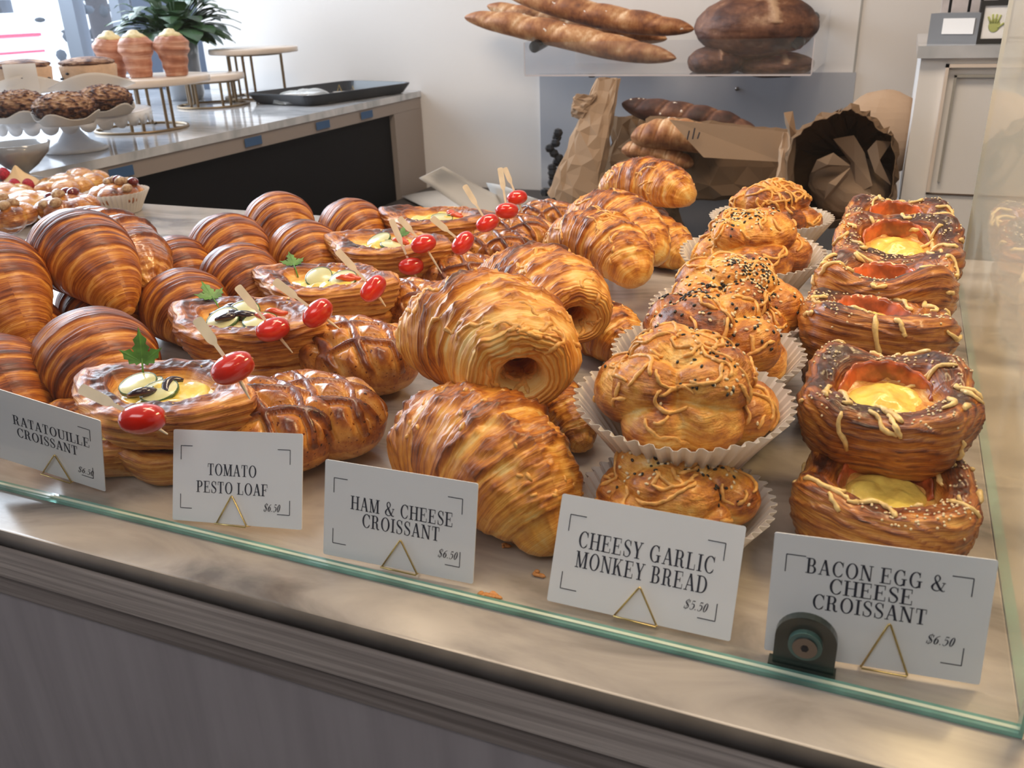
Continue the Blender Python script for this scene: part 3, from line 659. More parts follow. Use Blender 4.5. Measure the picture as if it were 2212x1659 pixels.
def price_card(pose, w, h, lines, price, apex, label, hlabel, marks=(.0065, .0105, .009, .0085), bent=0., hx=.0115):
    x, y, yaw, lean, roll = pose
    u = np.array([math.cos(yaw), math.sin(yaw), 0]); n = np.array([-math.sin(yaw), math.cos(yaw), 0])
    v = math.cos(lean) * np.array([0, 0, 1.]) + math.sin(lean) * n
    uu = math.cos(roll) * u + math.sin(roll) * v; vv = -math.sin(roll) * u + math.cos(roll) * v; nn = np.cross(uu, vv)
    z0 = .0025 - min((uu * a * w / 2)[2] for a in (-1, 1))
    mt = Matrix.Identity(4)
    for i in range(3): mt[i][0] = uu[i]; mt[i][1] = -nn[i]; mt[i][2] = vv[i]; mt[i][3] = (x, y, z0)[i]
    # local frame: x right, z up along the card, -y towards the customer
    if mt.to_3x3().determinant() < 0:
        for i in range(3): mt[i][1] = -mt[i][1]
    root = empty('price_card', (0, 0, 0), (0, 0, 0), label, 'price card', 'price cards along the front glass'); root.matrix_world = mt
    b = bmesh.new(); bmesh.ops.create_cube(b, size=1)
    for q in b.verts: q.co = Vector((q.co.x * w, q.co.y * .0006, (q.co.z + .5) * h))
    vert_edges = [e for e in b.edges if abs(e.verts[0].co.x - e.verts[1].co.x) < 1e-6 and abs(e.verts[0].co.z - e.verts[1].co.z) < 1e-6]
    bmesh.ops.bevel(b, geom=vert_edges, offset=.0012, segments=3, affect='EDGES', profile=.5)
    me = bpy.data.meshes.new('card'); b.to_mesh(me); b.free(); link('card', me, root, (M['card'],))
    lettering(root, lines + [price])
    mb = MB(); ml, mtp, mr, mbm = marks; L = .0092; q = .00045; y0, y1 = -.00046, -.0003
    X0, X1, Z0, Z1 = -w / 2 + ml, w / 2 - mr, mbm, h - mtp
    for xx, sx in ((X0, 1), (X1, -1)):
        for zz, sz in ((Z0, 1), (Z1, -1)):
            mb = MB(); mb.box(min(xx, xx + sx * L), max(xx, xx + sx * L), y0, y1, zz - q / 2, zz + q / 2); mb.box(xx - q / 2, xx + q / 2, y0, y1, min(zz, zz + sz * L), max(zz, zz + sz * L)); mb.build('corner_mark', M['ink'], root, smooth=False)
    # brass wire holder: a triangle before the card, one behind it, joined at the foot
    hr = empty('wire_card_holder', (0, 0, 0), (0, 0, 0), hlabel, 'card holder', 'brass wire card holders'); hr.matrix_world = mt
    ax, az = apex; lo = -.0008
    base_rear = [ax + hx, ax - hx]
    tri = [(ax - hx, -.0016, lo + .001), (ax - .0006, -.0016, az - .0006), (ax, -.0016, az), (ax + .0006, -.0016, az - .0006), (ax + hx, -.0016, lo + .001), (ax + hx * .98, -.0022, lo), (ax - hx, -.0036, lo + .0012)]
    mb = MB(); mb.tube(tri, .00055, 7); mb.build('front_triangle', M['brass'], hr)
    tri = [(ax + hx, -.0020, lo + .0006), (ax + hx * 1.02, .0026, lo), (ax + .0006, .0026, az - .003), (ax, .0026, az - .002), (ax - .0006, .0026, az - .003), (ax - hx, .0026, lo), (ax - hx, -.0016, lo + .001)]
    mb = MB(); mb.tube(tri, .00055, 7); mb.build('rear_triangle', M['brass'], hr)
    return root
# ------------------------------------------------------------ the room
ZB = .03          # top of the white back counter
def struct(name, mb, mat, parent=None, smooth=False):
    o = mb.build(name, mat, parent, smooth=smooth)
    if parent is None: o['kind'] = 'structure'
    return o
WY = 2.86
ZF = -1.0
struct('floor', MB().box(-6, 4, -3, 3.2, ZF - .05, ZF), M['floor'])
struct('ceiling', MB().box(-6, 4, -3, 3.2, 1.9, 1.95), M['ceiling'])
struct('wall_back', MB().box(-2.50, 4, WY, WY + .12, ZF, 1.9), M['wall'])
struct('wall_right', MB().box(3.9, 4, -3, WY, ZF, 1.9), M['wall'])
struct('wall_left', MB().box(-6, -5.9, -3, 3.2, ZF, -.2), M['wall'])
struct('wall_front', MB().box(-6, 4, -3.1, -3, ZF, 1.9), simple('dim_shop_front', (.10, .085, .075), .6))  # unseen wall, coloured dark to keep its reflection in the pane weak
# street window to the left of the white wall
wn = empty('window_1', (-4.2, 3.0, -.1)); wn['kind'] = 'structure'
def pxz(px, py, y): q = aty(px, py, y); return q
mb = MB()
for px, wpx in ((-120, 60), (165, 46), (268, 30)):
    p = aty(px, 60, 3.0); q = wpx * 3.3 / F / 2; mb.box(p[0] - q + 4.2, p[0] + q + 4.2, -.03, .03, -.9 + 0, 2.0)
mb.box(-1.8, 1.8, -.04, .04, -.9, -.35); mb.box(-1.8, 1.8, -.03, .03, 1.0, 1.1)
p = aty(100, 14, 3.0); mb.box(-1.0, .52, -.03, .03, p[2] + .1 - .02, p[2] + .1 + .035)
mb.build('window_frame', M['frame_grey'], wn, smooth=False)
MB().box(-1.8, 1.8, -.004, .004, -.35, 1.0).build('pane', glass('window_glass', (.97, .98, 1), .0), wn, smooth=False)
# dark blue door post between window and wall
p = aty(425, 60, 2.95)
MB().box(-2.82, -2.50, 2.86, 2.98, ZF, 1.9).build('trim_1', simple('dark_blue_post', (.055, .075, .12), .5), None, False)['kind'] = 'structure'
# street outside
struct('floor_outside', MB().box(-14, 4, 3.3, 16, ZF - .1, ZF), simple('pavement', (.42, .42, .44), .8, noise=.15, nscale=2))
def street_car(px, py, Y, col, L, label):
    c = aty(px, py, Y); root = empty('parked_car', (c[0], Y, ZF), (0, 0, 0), label, 'car')
    b = MB(); prof = [(-.5, .22), (-.5, .52), (-.44, .60), (-.26, .64), (-.15, .92), (.16, .94), (.33, .66), (.48, .58), (.5, .24)]
    V = [(x * L, y, z * 1.5) for y in (-.8, .8) for x, z in prof]; n = len(prof)
    b.add(V, [tuple(range(n - 1, -1, -1)), tuple(range(n, 2 * n))] + [(i, (i + 1) % n, n + (i + 1) % n, n + i) for i in range(n)])
    b.build('body', simple('car_paint', col, .3, coat=.8), root, False)
    w = MB(); w.box(-.13 * L, .02 * L, -.81, .81, 1.0, 1.34); w.box(.04 * L, .18 * L, -.81, .81, 1.0, 1.34); w.build('side_window', M['black_plastic'], root, False)
    for sx in (-.32, .32):
        t = MB(); V = []; k = 24
        t.tube([(sx * L, -.84, .33), (sx * L, -.6, .33)], .33, k); t.build('wheel', M['black_plastic'], root, False)
    return root
car = street_car(-60, 105, 20, (.80, .82, .86), 4.2, 'pale car with a red stripe parked far outside the bright window')
MB().box(-2.1, 2.1, -.83, .83, .80, .90).box(-2.1, 2.1, -.83, .83, .34, .42).build('red_stripe', simple('red_car_stripe', (.75, .03, .10), .4), car, False)
for i, (px, Y, h, lab) in enumerate([(215, 5.2, 2.9, 'dark bare street tree outside, just right of the wide window post'), (300, 6.4, 3.1, 'dark leafy street tree outside, left of the potted plant')]):
    c = aty(px, 60, Y); root = empty('street_tree', (c[0], Y, ZF), (0, 0, 0), lab, 'tree', 'street trees outside the window')
    t = MB(); t.tube([(0, 0, 0), (.03, 0, h * .4), (-.02, 0, h * .8)], [.10, .08, .06], 8); t.build('trunk', simple('dark_bark', (.05, .045, .06), .8), root)
    rnd = random.Random(i + 3); f = MB()
    for k in range(170):
        z = rnd.uniform(h * .30, h * 1.0); a = rnd.uniform(0, 6.28); rr = rnd.uniform(.0, .42)
        f.blob((rr * math.cos(a), rr * math.sin(a), z), (rnd.uniform(.02, .06), rnd.uniform(.02, .06), rnd.uniform(.015, .05)), 6, 4)
    tag(f.build('foliage', simple('street_tree_leaf', (.05, .07, .10), .7, noise=.5, nscale=4), root), kind='stuff')
# ------------------------------------------------------------ display case
MX = -1.5
def slab(name, x0, x1, y0, y1, zt, th, mat, r=.006):
    b = bmesh.new(); bmesh.ops.create_cube(b, size=1)
    for q in b.verts: q.co = Vector(((x0 + x1) / 2 + q.co.x * (x1 - x0), (y0 + y1) / 2 + q.co.y * (y1 - y0), zt - th / 2 + q.co.z * th))
    bmesh.ops.bevel(b, geom=[e for e in b.edges if abs(e.verts[0].co.z - e.verts[1].co.z) < 1e-6], offset=r, segments=4, affect='EDGES', profile=.5)
    me = bpy.data.meshes.new(name); b.to_mesh(me); b.free(); me.polygons.foreach_set('use_smooth', [True] * len(me.polygons)); return me
case = empty('display_case', (-.7, .72, ZF), (0, 0, 0), 'glass bakery display case with marble deck, weathered wood trim and grey board front', 'display case')
def cc(mb, name, mat, smooth=False):
    o = mb.build(name, mat, case, smooth); o.location = (.7, -.72, -ZF); return o
YE = .3125        # front edge of the marble
me = slab('marble_deck', MX, .40, YE, 1.18, 0, .013, 'm', .0058); o = link('marble_deck', me, case, (M['marble'], M['marble_edge'])); o.location = (.7, -.72, -ZF)
for pl in me.polygons:
    if pl.normal.y < -.2 and pl.center.y < YE + .01: pl.material_index = 1  # front faces of the deck take the darker marble tone
cc(MB().box(MX, .40, YE - .0005, YE + .02, -.0365, -.0130), 'wood_trim', M['wood'])
cc(MB().box(MX, .40, YE + .003, YE + .02, -.056, -.0367), 'wood_molding', M['wood_dark'])
cc(MB().box(MX, .40, YE + .006, YE + .025, ZF + .02, -.0562), 'front_board', M['board'])
cc(MB().box(MX, .40, YE + .026, 1.16, ZF + .02, -.0135), 'cabinet_body', M['white_paint'])
# front pane: stands on the marble, green polished edges
GY = .3615
fg = empty('front_glass_pane', (-.8, GY, 0), (0, 0, 0), 'upright clear front glass pane with a green polished bottom edge', 'glass pane')
def gg(mb, name, mat):
    o = mb.build(name, mat, fg, False); o.location = (.8, -GY, 0); return o
gg(MB().add([(MX, GY - .0005, .0028), (.088, GY - .0005, .0028), (.088, GY - .0005, .52), (MX, GY - .0005, .52)], [(0, 1, 2, 3)]), 'glass_sheet', M['front_glass'])
gg(MB().box(MX, .088, GY - .0075, GY - .0008, .0002, .0028), 'bottom_edge', M['glass_edge'])
gg(MB().box(MX, .088, GY - .0055, GY - .0035, .0028, .0034), 'bright_bevel', M['edge_bright'])
gg(MB().box(.0862, .088, GY - .0075, GY - .001, .0028, .52), 'right_edge', M['glass_edge'])
SXG = .088
sg = empty('side_glass_pane', (SXG, .75, 0), (0, 0, 0), 'hazy greenish side glass at the right end of the case', 'glass pane')
def g2(mb, name, mat):
    o = mb.build(name, mat, sg, False); o.location = (-SXG, -.75, 0); return o
g2(MB().add([(SXG, GY, .0026), (SXG, 1.05, .0026), (SXG, 1.05, .52), (SXG, GY, .52)], [(3, 2, 1, 0)]), 'glass_sheet', M['side_glass'])
g2(MB().box(SXG + .0004, SXG + .006, GY, 1.05, .0002, .0026), 'bottom_edge', M['glass_edge'])
g2(MB().box(SXG + .0004, SXG + .003, GY - .0075, GY - .0055, .0028, .52), 'front_edge', M['glass_edge'])
g2(MB().box(SXG + .0004, SXG + .004, 1.0485, 1.05, .0028, .52), 'rear_edge', simple('dull_glass_edge', (.50, .48, .38), .3))
# metal clamp holding the pane
cp = at(1734, 1440); root = empty('glass_clamp', (cp[0], GY + .001, 0), (0, 0, 0), 'dark rounded metal glass clamp with a hex bolt in front of the bacon card', 'clamp')
b = MB(); w = .0145; hh = .036; pr = [(-w, 0), (-w, hh * .55)] + [(-w * math.cos(a), hh * .55 + w * .95 * math.sin(a)) for a in np.linspace(0, math.pi, 17)[1:-1]] + [(w, hh * .55), (w, 0)]
def dclamp(y0, y1, s):
    n = len(pr); V = [(x * s, y, z * s) for y in (y0, y1) for x, z in pr]
    b.add(V, [tuple(range(n)), tuple(range(2 * n - 1, n - 1, -1))] + [(i, n + i, n + (i + 1) % n, (i + 1) % n) for i in range(n)])
dclamp(.0004, .0050, 1.0)
b.build('clamp_plate', M['rubber'], root, False)
def yd(name, r, y0, y1, z, mat, k=28):
    q = MB(); q.tube([(0, y0, z), (0, y1, z)], r, k); q.build(name, mat, root, False)
yd('washer', .0080, -.0030, .0003, .0190, M['washer']); yd('bolt_head', .0058, -.0042, -.0026, .0190, M['bolt']); yd('hex_socket', .0019, -.0046, -.0040, .0190, M['black_plastic'], 6)
b = MB(); b.box(-w - .002, w + .001, -.0012, .0062, .0002, .0030); b.build('sealant', M['dirt'], root, False)
# ------------------------------------------------------------ price cards
XS = .62
cl = lambda s, cx, z, h, xs=XS, tr=.10: (s, cx, z, h, xs, tr, 0)
pr_ = lambda s, cx, z, h=.0048: (s, cx, z, h, .0122, .06, .25)
price_card((-.528, .346 + .022, .141, -.05, -.224), .1, .06, [cl('RATATOUILLE', .010, .0345, .0076, .060), cl('CROISSANT', .006, .0245, .0076, .048)], pr_('$6.50', .035, .0105), (.012, .0195), 'bluish white card reading RATATOUILLE CROISSANT, cut off at the left edge', 'brass triangle holder of the RATATOUILLE card')
price_card((-.358, .3665, .031, .404, .105), .1, .06, [cl('TOMATO', -.003, .0310, .0075, .038), cl('PESTO LOAF', -.003, .0195, .0075, .055)], pr_('$6.50', .0275, .0100), (-.002, .0185), 'white card reading TOMATO PESTO LOAF, $6.50', 'brass triangle holder in front of the TOMATO PESTO LOAF card')
price_card((-.24, .3665, .04, .266, .003), .1, .06, [cl('HAM & CHEESE', .002, .0318, .0084, .067), cl('CROISSANT', .002, .0218, .0084, .051)], pr_('$6.50', .0330, .0125), (.003, .0185), 'white card reading HAM & CHEESE CROISSANT, $6.50', 'brass triangle holder in front of the HAM & CHEESE card')
price_card((-.094, .3690, .051, .471, -.024), .1, .06, [cl('CHEESY GARLIC', -.000, .0325, .0090, .074), cl('MONKEY BREAD', -.001, .0215, .0090, .072)], pr_('$5.50', .0300, .0120), (-.000, .0180), 'white card reading CHEESY GARLIC MONKEY BREAD, $5.50', 'brass triangle holder in front of the MONKEY BREAD card')
price_card((.0225, .3760, .10, .20, .005), .0995, .064, [cl('BACON EGG &', -.002, .0450, .0080, .063), cl('CHEESE', -.003, .0358, .0080, .038), cl('CROISSANT', -.003, .0266, .0080, .052)], pr_('$6.50', .0300, .0175), (.007, .0250), 'white card reading BACON EGG & CHEESE CROISSANT, behind the dark clamp', 'brass triangle holder in front of the BACON EGG card', hx=.0105)
# ------------------------------------------------------------ plain croissants: two columns on the marble, three on top
rx = np.array([.84, -.50, 0]); rx = rx / np.linalg.norm(rx)
def plain(c, Rm, ax, L, droop, label, seed, grp='plain butter croissants', yaw=0., ra=.012, rb=.012, tipz=None):
    ca, sa = math.cos(yaw), math.sin(yaw); a = np.array([ax[0] * ca - ax[1] * sa, ax[0] * sa + ax[1] * ca, ax[2]])
    c = np.array(c, float); A = c + a * L / 2 + np.array([0, 0, -droop]); B = c - a * L / 2 + np.array([0, 0, -droop])
    return croissant('butter_croissant', label, grp, A, c, B, Rm, ra, rb, M['croissant'], seed, nst=5, amp=.035, lam=.0004, lump=.001, power=(1.6, .72))
base = [(-.590, .490, 'butter croissant low behind the front ratatouille pastries, below the big one', .10), (-.594, .600, 'butter croissant right of the big upper one, behind the olive-topped pastry', 0), (-.597, .694, 'butter croissant in the right column, third from the front', .05), (-.592, .800, 'butter croissant in the right column, fourth from the front', -.05), (-.600, .912, 'butter croissant at the back right, by the black counter', .05),
        (-.690, .700, 'butter croissant just behind the big upper one, left column', 0), (-.706, .808, 'butter croissant in the left column, second from the back', .08), (-.724, .930, 'palest butter croissant, farthest back of all', -.05)]
for i, (x, y, lab, yw) in enumerate(base):
    Rm = .0515 if i != 5 else .050
    plain((x, y, .0485), Rm, rx, .135, .030, lab, 20 + i, yaw=yw)
plain((-.648, .565, .108), .0575, np.array([.93, -.34, -.16]), .19, .034, 'largest glossy butter croissant lying on top at the left', 41, ra=.009)
plain((-.585, .425, .105), .055, np.array([.90, -.42, -.20]), .18, .034, 'butter croissant on top at the left edge, stacked left of the big one', 42, ra=.016)
plain((-.548, .382, .062), .054, np.array([.90, -.42, -.12]), .17, .030, 'butter croissant at the left edge just above the RATATOUILLE card', 43, ra=.015)
for x, y, s, lab in [(-.70, .60, 44, 'butter croissant under the big one'), (-.66, .47, 45, 'butter croissant hidden low at the left edge')]:
    plain((x, y, .047), .050, rx, .13, .030, lab, s)
# ------------------------------------------------------------ ham and cheese croissants
def ham(A, Mi, B, Rm, ra, rb, label, seed, openA=True, cheese=26, **k):
    return croissant('ham_cheese_croissant', label, 'ham and cheese croissants', A, Mi, B, Rm, ra, rb, M['ham'], seed, nst=3, amp=.095, open_a=openA, cheese=cheese, lump=.003, lam=.0005, **k)
# lower layer
ham((-.295, .490, .034), (-.215, .462, .066), (-.145, .425, .034), .060, .022, .030, 'ham and cheese croissant standing at the front, crusted with cheese, behind its card', 61, False, 60, chlen=(.004, .014), ccr=2.0, bro=.07)
ham((-.150, .52, .028), (-.205, .575, .040), (-.27, .62, .030), .040, .016, .016, 'ham and cheese croissant on the marble under the front spiral one', 62, False, 8)
ham((-.145, .66, .028), (-.20, .70, .042), (-.26, .74, .030), .042, .016, .016, 'ham and cheese croissant low in the middle of its row, glossy side showing', 63, False, 10)
ham((-.155, .83, .028), (-.21, .87, .042), (-.27, .91, .030), .042, .016, .016, 'ham and cheese croissant low at the back, dark side next to the bread cups', 64, False, 12)
# upper layer
ham((-.170, .415, .108), (-.222, .475, .106), (-.300, .505, .085), .0540, .0385, .022, 'big front ham and cheese croissant with an open spiral end, lying on top', 65, True, 54, ccr=1.6)
ham((-.172, .560, .106), (-.230, .615, .107), (-.305, .655, .090), .0500, .0350, .018, 'ham and cheese croissant on top, directly behind the big spiral one', 66, True, 30)
ham((-.150, .690, .092), (-.205, .735, .112), (-.275, .760, .096), .0430, .0270, .018, 'ham and cheese croissant on top with a plump smooth arm, third in the row', 67, False, 18)
ham((-.150, .790, .090), (-.215, .855, .110), (-.285, .875, .096), .0430, .0240, .018, 'ham and cheese croissant on top, fourth in the row, half hidden', 68, False, 18)
ham((-.185, .960, .112), (-.262, 1.01, .118), (-.330, 1.03, .090), .0440, .0240, .018, 'golden ham and cheese croissant on top, farthest back in front of the paper bags', 69, False, 18)
ham((-.20, .97, .028), (-.26, 1.02, .040), (-.32, 1.05, .030), .040, .016, .016, 'ham and cheese croissant under the farthest golden one', 70, False, 0)
# flakes broken off
for px, py in ((1095, 1180), (1120, 1172), (1165, 1240), (1040, 1285), (1068, 1287)):
    p = at(px, py, .001); mb = MB(); rnd = random.Random(px)
    for k in range(5): mb.blob((rnd.uniform(-.003, .003), rnd.uniform(-.002, .002), .0012), (rnd.uniform(.001, .0035), .0016, .001), 6, 4)
    o = mb.build('pastry_flake', M['flake']); o.location = Vector([float(a) for a in p]); o.location.z = 0; tag(o, 'small crumb of croissant flake on the marble by the ham croissants', 'crumb', 'crumbs on the marble')
# ------------------------------------------------------------ tomato pesto loaves
LP = [((575, 985), .12, 'tomato pesto loaf at the front, half hidden behind its card', 0), ((688, 888), .05, 'tomato pesto loaf, second from the front, with the open pale end', .004), ((772, 792), .0, 'tomato pesto loaf, third from the front, right above the second', .01), ((850, 705), .1, 'dark tomato pesto loaf touching the big spiral croissant', .012),
      ((925, 632), .0, 'tomato pesto loaf in the middle of its row, dark ridges', .012), ((1000, 570), .1, 'tomato pesto loaf behind the middle skewers', .012), ((1080, 508), 0, 'tomato pesto loaf second from the back', .010), ((1165, 465), .1, 'tomato pesto loaf at the very back beside the golden croissants', .010)]
for i, ((px, py), yw, lab, dz) in enumerate(LP):
    p = at(px, py, .036); loaf('tomato_pesto_loaf', lab, 'tomato pesto loaves', (p[0], p[1], 0 + dz * 0), (0, 0, yw - .18), .063, .043, .066, 80 + i)
# ------------------------------------------------------------ ratatouille croissants
def rata(px, py, z, rot, label, seed, fill='a', leaf=None, sc=1., a=.078, b=.049, h=.031):
    p = at(px, py, z + h); root, g = danish('ratatouille_croissant', label, 'ratatouille croissants', (p[0], p[1], z), rot, a * sc, b * sc, 1.38, h, .50, M['danish'], 'filled pastry', seed, wellz=.74, corner=.005, layers=5, wn=1.6)
    A, B = a * sc * .50, b * sc * .54
    f = filling(root, 'custard_filling', A, B, 1.8, h * .84, M['custard'] if fill in 'ac' else M['custard_pale'], seed, .0035)
    rnd = random.Random(seed); zt = h * .90
    for k in range(3 if fill != 'c' else 2): slice_disc(root, 'zucchini_slice', (rnd.uniform(-A * .5, A * .5), rnd.uniform(-B * .5, B * .2), zt + .001 * k), .013, (rnd.uniform(-.3, .3), rnd.uniform(-.5, 0), 1), .0022, M['zucchini'], M['green_rim'])
    if fill in 'ab':
        for k in range(2 if fill == 'a' else 5):
            q = MB(); x0, y0 = rnd.uniform(-A * .5, A * .5), rnd.uniform(-B * .5, B * .4); an = rnd.uniform(0, 6)
            q.tube([(x0 + .012 * math.cos(an + t * .9) * (1 if t else 1), y0 + .010 * math.sin(an + t * .9), zt + .003 + .002 * math.sin(t * 2)) for t in np.linspace(0, 2.6, 12)], [.0012 + .0022 * math.sin(x) for x in np.linspace(.1, 3.0, 12)], 8); q.build('eggplant_slice', M['eggplant'], root)
    if fill in 'bc':
        for k in range(3):
            q = MB(); x0, y0 = rnd.uniform(A * .2, A * .75), rnd.uniform(-B * .2, B * .5); an = rnd.uniform(-.5, .8)
            q.tube([(x0 + (t - .5) * .018 * math.cos(an), y0 + (t - .5) * .018 * math.sin(an), zt + .003 + .001 * math.sin(t * 6)) for t in np.linspace(0, 1, 8)], [.001, .002, .0026, .003, .003, .0026, .002, .001], 8); q.build('red_pepper_strip', M['pepper'], root)
    if leaf: parsley(root, (leaf[0], leaf[1], zt + .004), leaf[2], leaf[3], leaf[4], seed)
    mb = MB()
    for k in range(26):
        th = rnd.uniform(0, 6.28); rr = plan_radius(th, a * sc, b * sc, 1.38) * rnd.uniform(.66, .88); mb.blob((rr * math.cos(th), rr * math.sin(th), h * .99 + .001), rnd.uniform(.0006, .0012), 5, 4)
    tag(mb.build('salt_crumbs', M['cheese_pale'], root), kind='stuff'); return root
tl = (.10, -.04, 0)
rata(262, 945, .0, (0, 0, -.12), 'ratatouille croissant lowest at the front left, with a big zucchini slice', 101, 'a', None, .92)
rata(348, 790, .050, (.0, -.03, -.06), 'large ratatouille croissant with yellow custard and an upright parsley leaf', 102, 'a', (-.024, .006, .032, .5, 1.15), 1.03)
rata(522, 672, .034, (.0, -.02, -.05), 'ratatouille croissant with dark eggplant curls and flat parsley', 103, 'b', (-.036, .010, .026, 1.2, .5), .98)
rata(700, 585, .034, (.0, -.02, -.05), 'ratatouille croissant with parsley at its left tip and red pepper', 104, 'c', (-.040, .008, .026, .9, .4), 1.05)
rata(838, 508, .034, (.0, -.02, -.10), 'ratatouille croissant with fanned zucchini slices, fourth from the front', 105, 'c', (.018, .004, .018, .4, .5), 1.02)
rata(945, 462, .034, (.0, -.02, -.08), 'ratatouille croissant farthest back in its row', 106, 'c', None, 1.05)
for px, py, lab, s in [(420, 850, 'ratatouille croissant underneath the large custard one', 111), (560, 745, 'ratatouille croissant underneath the eggplant one', 112), (735, 650, 'ratatouille croissant underneath the red pepper one', 113), (880, 560, 'ratatouille croissant underneath the zucchini one', 114), (985, 505, 'ratatouille croissant underneath the farthest one', 115)]:
    p = at(px, py, .03); root, g = danish('ratatouille_croissant', lab, 'ratatouille croissants', (p[0] - .01, p[1], 0), (0, 0, .1), .070, .050, 1.55, .033, .6, M['danish'], 'filled pastry', s, wellz=.7, nu=40, nv=110, layers=5)
# ------------------------------------------------------------ cherry tomato skewers
def skewer(tx, ty, tl_, ang, px, py, ex, ey, label, dpad=0., dend=0.):
    dep = F * .0292 / tl_; P0 = CAM + ray(tx, ty) * dep; Pp = CAM + ray(px, py) * (dep - dpad); Pe = CAM + ray(ex, ey) * (dep + dend)
    root = empty('tomato_skewer', P0, (0, 0, 0), label, 'skewered tomato', 'bamboo picks with a cherry tomato'); 
    a = Pp - P0; e = Pe - P0; L = np.linalg.norm(a); t = a / L; view = P0 - CAM; view /= np.linalg.norm(view)
    s = np.cross(t, view); s /= np.linalg.norm(s); nn = np.cross(s, t); th = .0007
    # flat paddle handle tapering to a round pick
    prof = [(1., .0016), (.985, .0030), (.96, .0034), (.60, .0033), (.54, .0027), (.48, .0013), (.0, .0011)]
    V = []
    for f, w in prof:
        c = t * L * f
        for sx, sn in ((-1, -1), (1, -1), (1, 1), (-1, 1)): V.append(c + s * w * sx + nn * th * sn)
    n = len(prof); Fc = [(i * 4 + j, i * 4 + (j + 1) % 4, (i + 1) * 4 + (j + 1) % 4, (i + 1) * 4 + j) for i in range(n - 1) for j in range(4)] + [(3, 2, 1, 0), tuple((n - 1) * 4 + j for j in range(4))]
    mb = MB(); mb.add(V, Fc); mb.tube([np.zeros(3), e * .6, e], [.0013, .0012, .0005], 8); o = mb.build('bamboo_pick', M['bamboo'], root, False)
    # the tomato: long axis turned in the picture by ang, crossing the pick
    rt = R[:, 0]; up = -R[:, 1]; ax = rt * math.cos(ang) + up * math.sin(ang); ax = ax + view * .25; ax /= np.linalg.norm(ax)
    b = np.cross(view, ax); b /= np.linalg.norm(b); c = np.cross(ax, b); m3 = np.stack([b, c, ax], 1)
    k, m = 28, 20; V = []
    for i in range(m + 1):
        p = math.pi * i / m
        for j in range(k):
            q = 2 * math.pi * j / k; r = math.sin(p) ** .86 * (1 + .02 * math.sin(3 * q + tx)); V.append([.0098 * r * math.cos(q), .0098 * r * math.sin(q), .0144 * math.cos(p) * (1 - .10 * math.exp(-(p / .22) ** 2))])
    V = np.array(V) @ m3.T
    mesh_np('cherry_tomato', V, [(i * k + j, i * k + (j + 1) % k, (i + 1) * k + (j + 1) % k, (i + 1) * k + j) for i in range(m) for j in range(k)], (M['tomato'],), root)
    tt = root.children[-1]; mb = MB(); mb.blob(m3 @ np.array([0, 0, .0131]), .0012, 8, 5); mb.build('stem_scar', M['stemscar'], tt)
SK = [(308, 905, 100, .10, 172, 838, 362, 938, 'cherry tomato on a pick lying almost flat, nearest the front'), (503, 795, 98, .45, 424, 688, 540, 862, 'cherry tomato pick leaning over the large custard pastry'), (590, 712, 76, .30, 512, 618, 632, 762, 'cherry tomato pick beside the eggplant pastry, left of a pair'), (686, 676, 76, .75, 592, 606, 735, 712, 'cherry tomato pick right of the pair beside the eggplant pastry'),
      (806, 623, 68, .85, 728, 541, 833, 662, 'cherry tomato pick in front of the zucchini pastry with a long paddle'), (888, 575, 57, .10, 845, 474, 908, 618, 'cherry tomato pick standing upright, lower of the middle three'), (915, 527, 58, .30, 862, 470, 955, 592, 'cherry tomato pick with crossed stick, middle of the middle three'), (1000, 525, 60, .85, 932, 470, 1010, 548, 'cherry tomato pick leaning left, right of the middle three'),
      (1053, 482, 54, .45, 1003, 400, 1068, 512, 'cherry tomato pick in front of the white paper sheets'), (1095, 455, 52, .05, 1080, 362, 1102, 486, 'cherry tomato pick upright near the back, second from last'), (1117, 427, 47, .20, 1090, 362, 1132, 470, 'farthest cherry tomato pick, beside the white paper')]
for s_ in SK: skewer(*s_, dpad=.01, dend=.012)
# ------------------------------------------------------------ monkey breads in pleated paper cups
def tiltto(c, amt):       # rotation that leans an object's top towards -c
    a = Vector((0, 0, 1)); v = Vector((-c[0], -c[1], 0)).normalized(); n = (a + v * amt).normalized(); return a.rotation_difference(n).to_euler()
MB_ = [((-.084, .432, .0), .0555, .0, 'monkey bread at the bottom front, its paper cup showing behind the card', 121, 34, 90, 110), ((-.098, .475, .048), .0635, .03, 'largest monkey bread on top at the front, webbed with melted cheese', 122, 60, 70, 60),
       ((-.086, .612, .044), .0560, .03, 'monkey bread on top, second from the front, smooth cheese and seeds', 123, 26, 90, 60), ((-.080, .735, .044), .0580, .06, 'monkey bread densely covered in white and black seeds, third on top', 124, 24, 230, 260),
       ((-.088, .868, .044), .0560, .06, 'seeded monkey bread, fourth on top from the front', 125, 34, 170, 180), ((-.088, 1.000, .052), .0540, .0, 'monkey bread at the very back with thick orange cheese shreds', 126, 60, 10, 6)]
for (c, Rb, tlt, lab, sd, nc, nb_, nw) in MB_:
    monkey('monkey_bread', lab, 'cheesy garlic monkey breads', c, tiltto(c, tlt), Rb, sd, cupr=(.043, .067 if sd != 122 else .076), cuph=.040 if sd != 122 else .050, ncheese=nc, nblack=nb_, nwhite=nw)
for y, sd in ((.66, 131), (.83, 132), (.985, 133)):
    monkey('monkey_bread', 'monkey bread hidden under the upper row of cups', 'cheesy garlic monkey breads', (-.085, y, 0), (0, 0, 0), .048, sd, cupr=(.038, .056), cuph=.036, ncheese=0, nblack=0, nwhite=0)
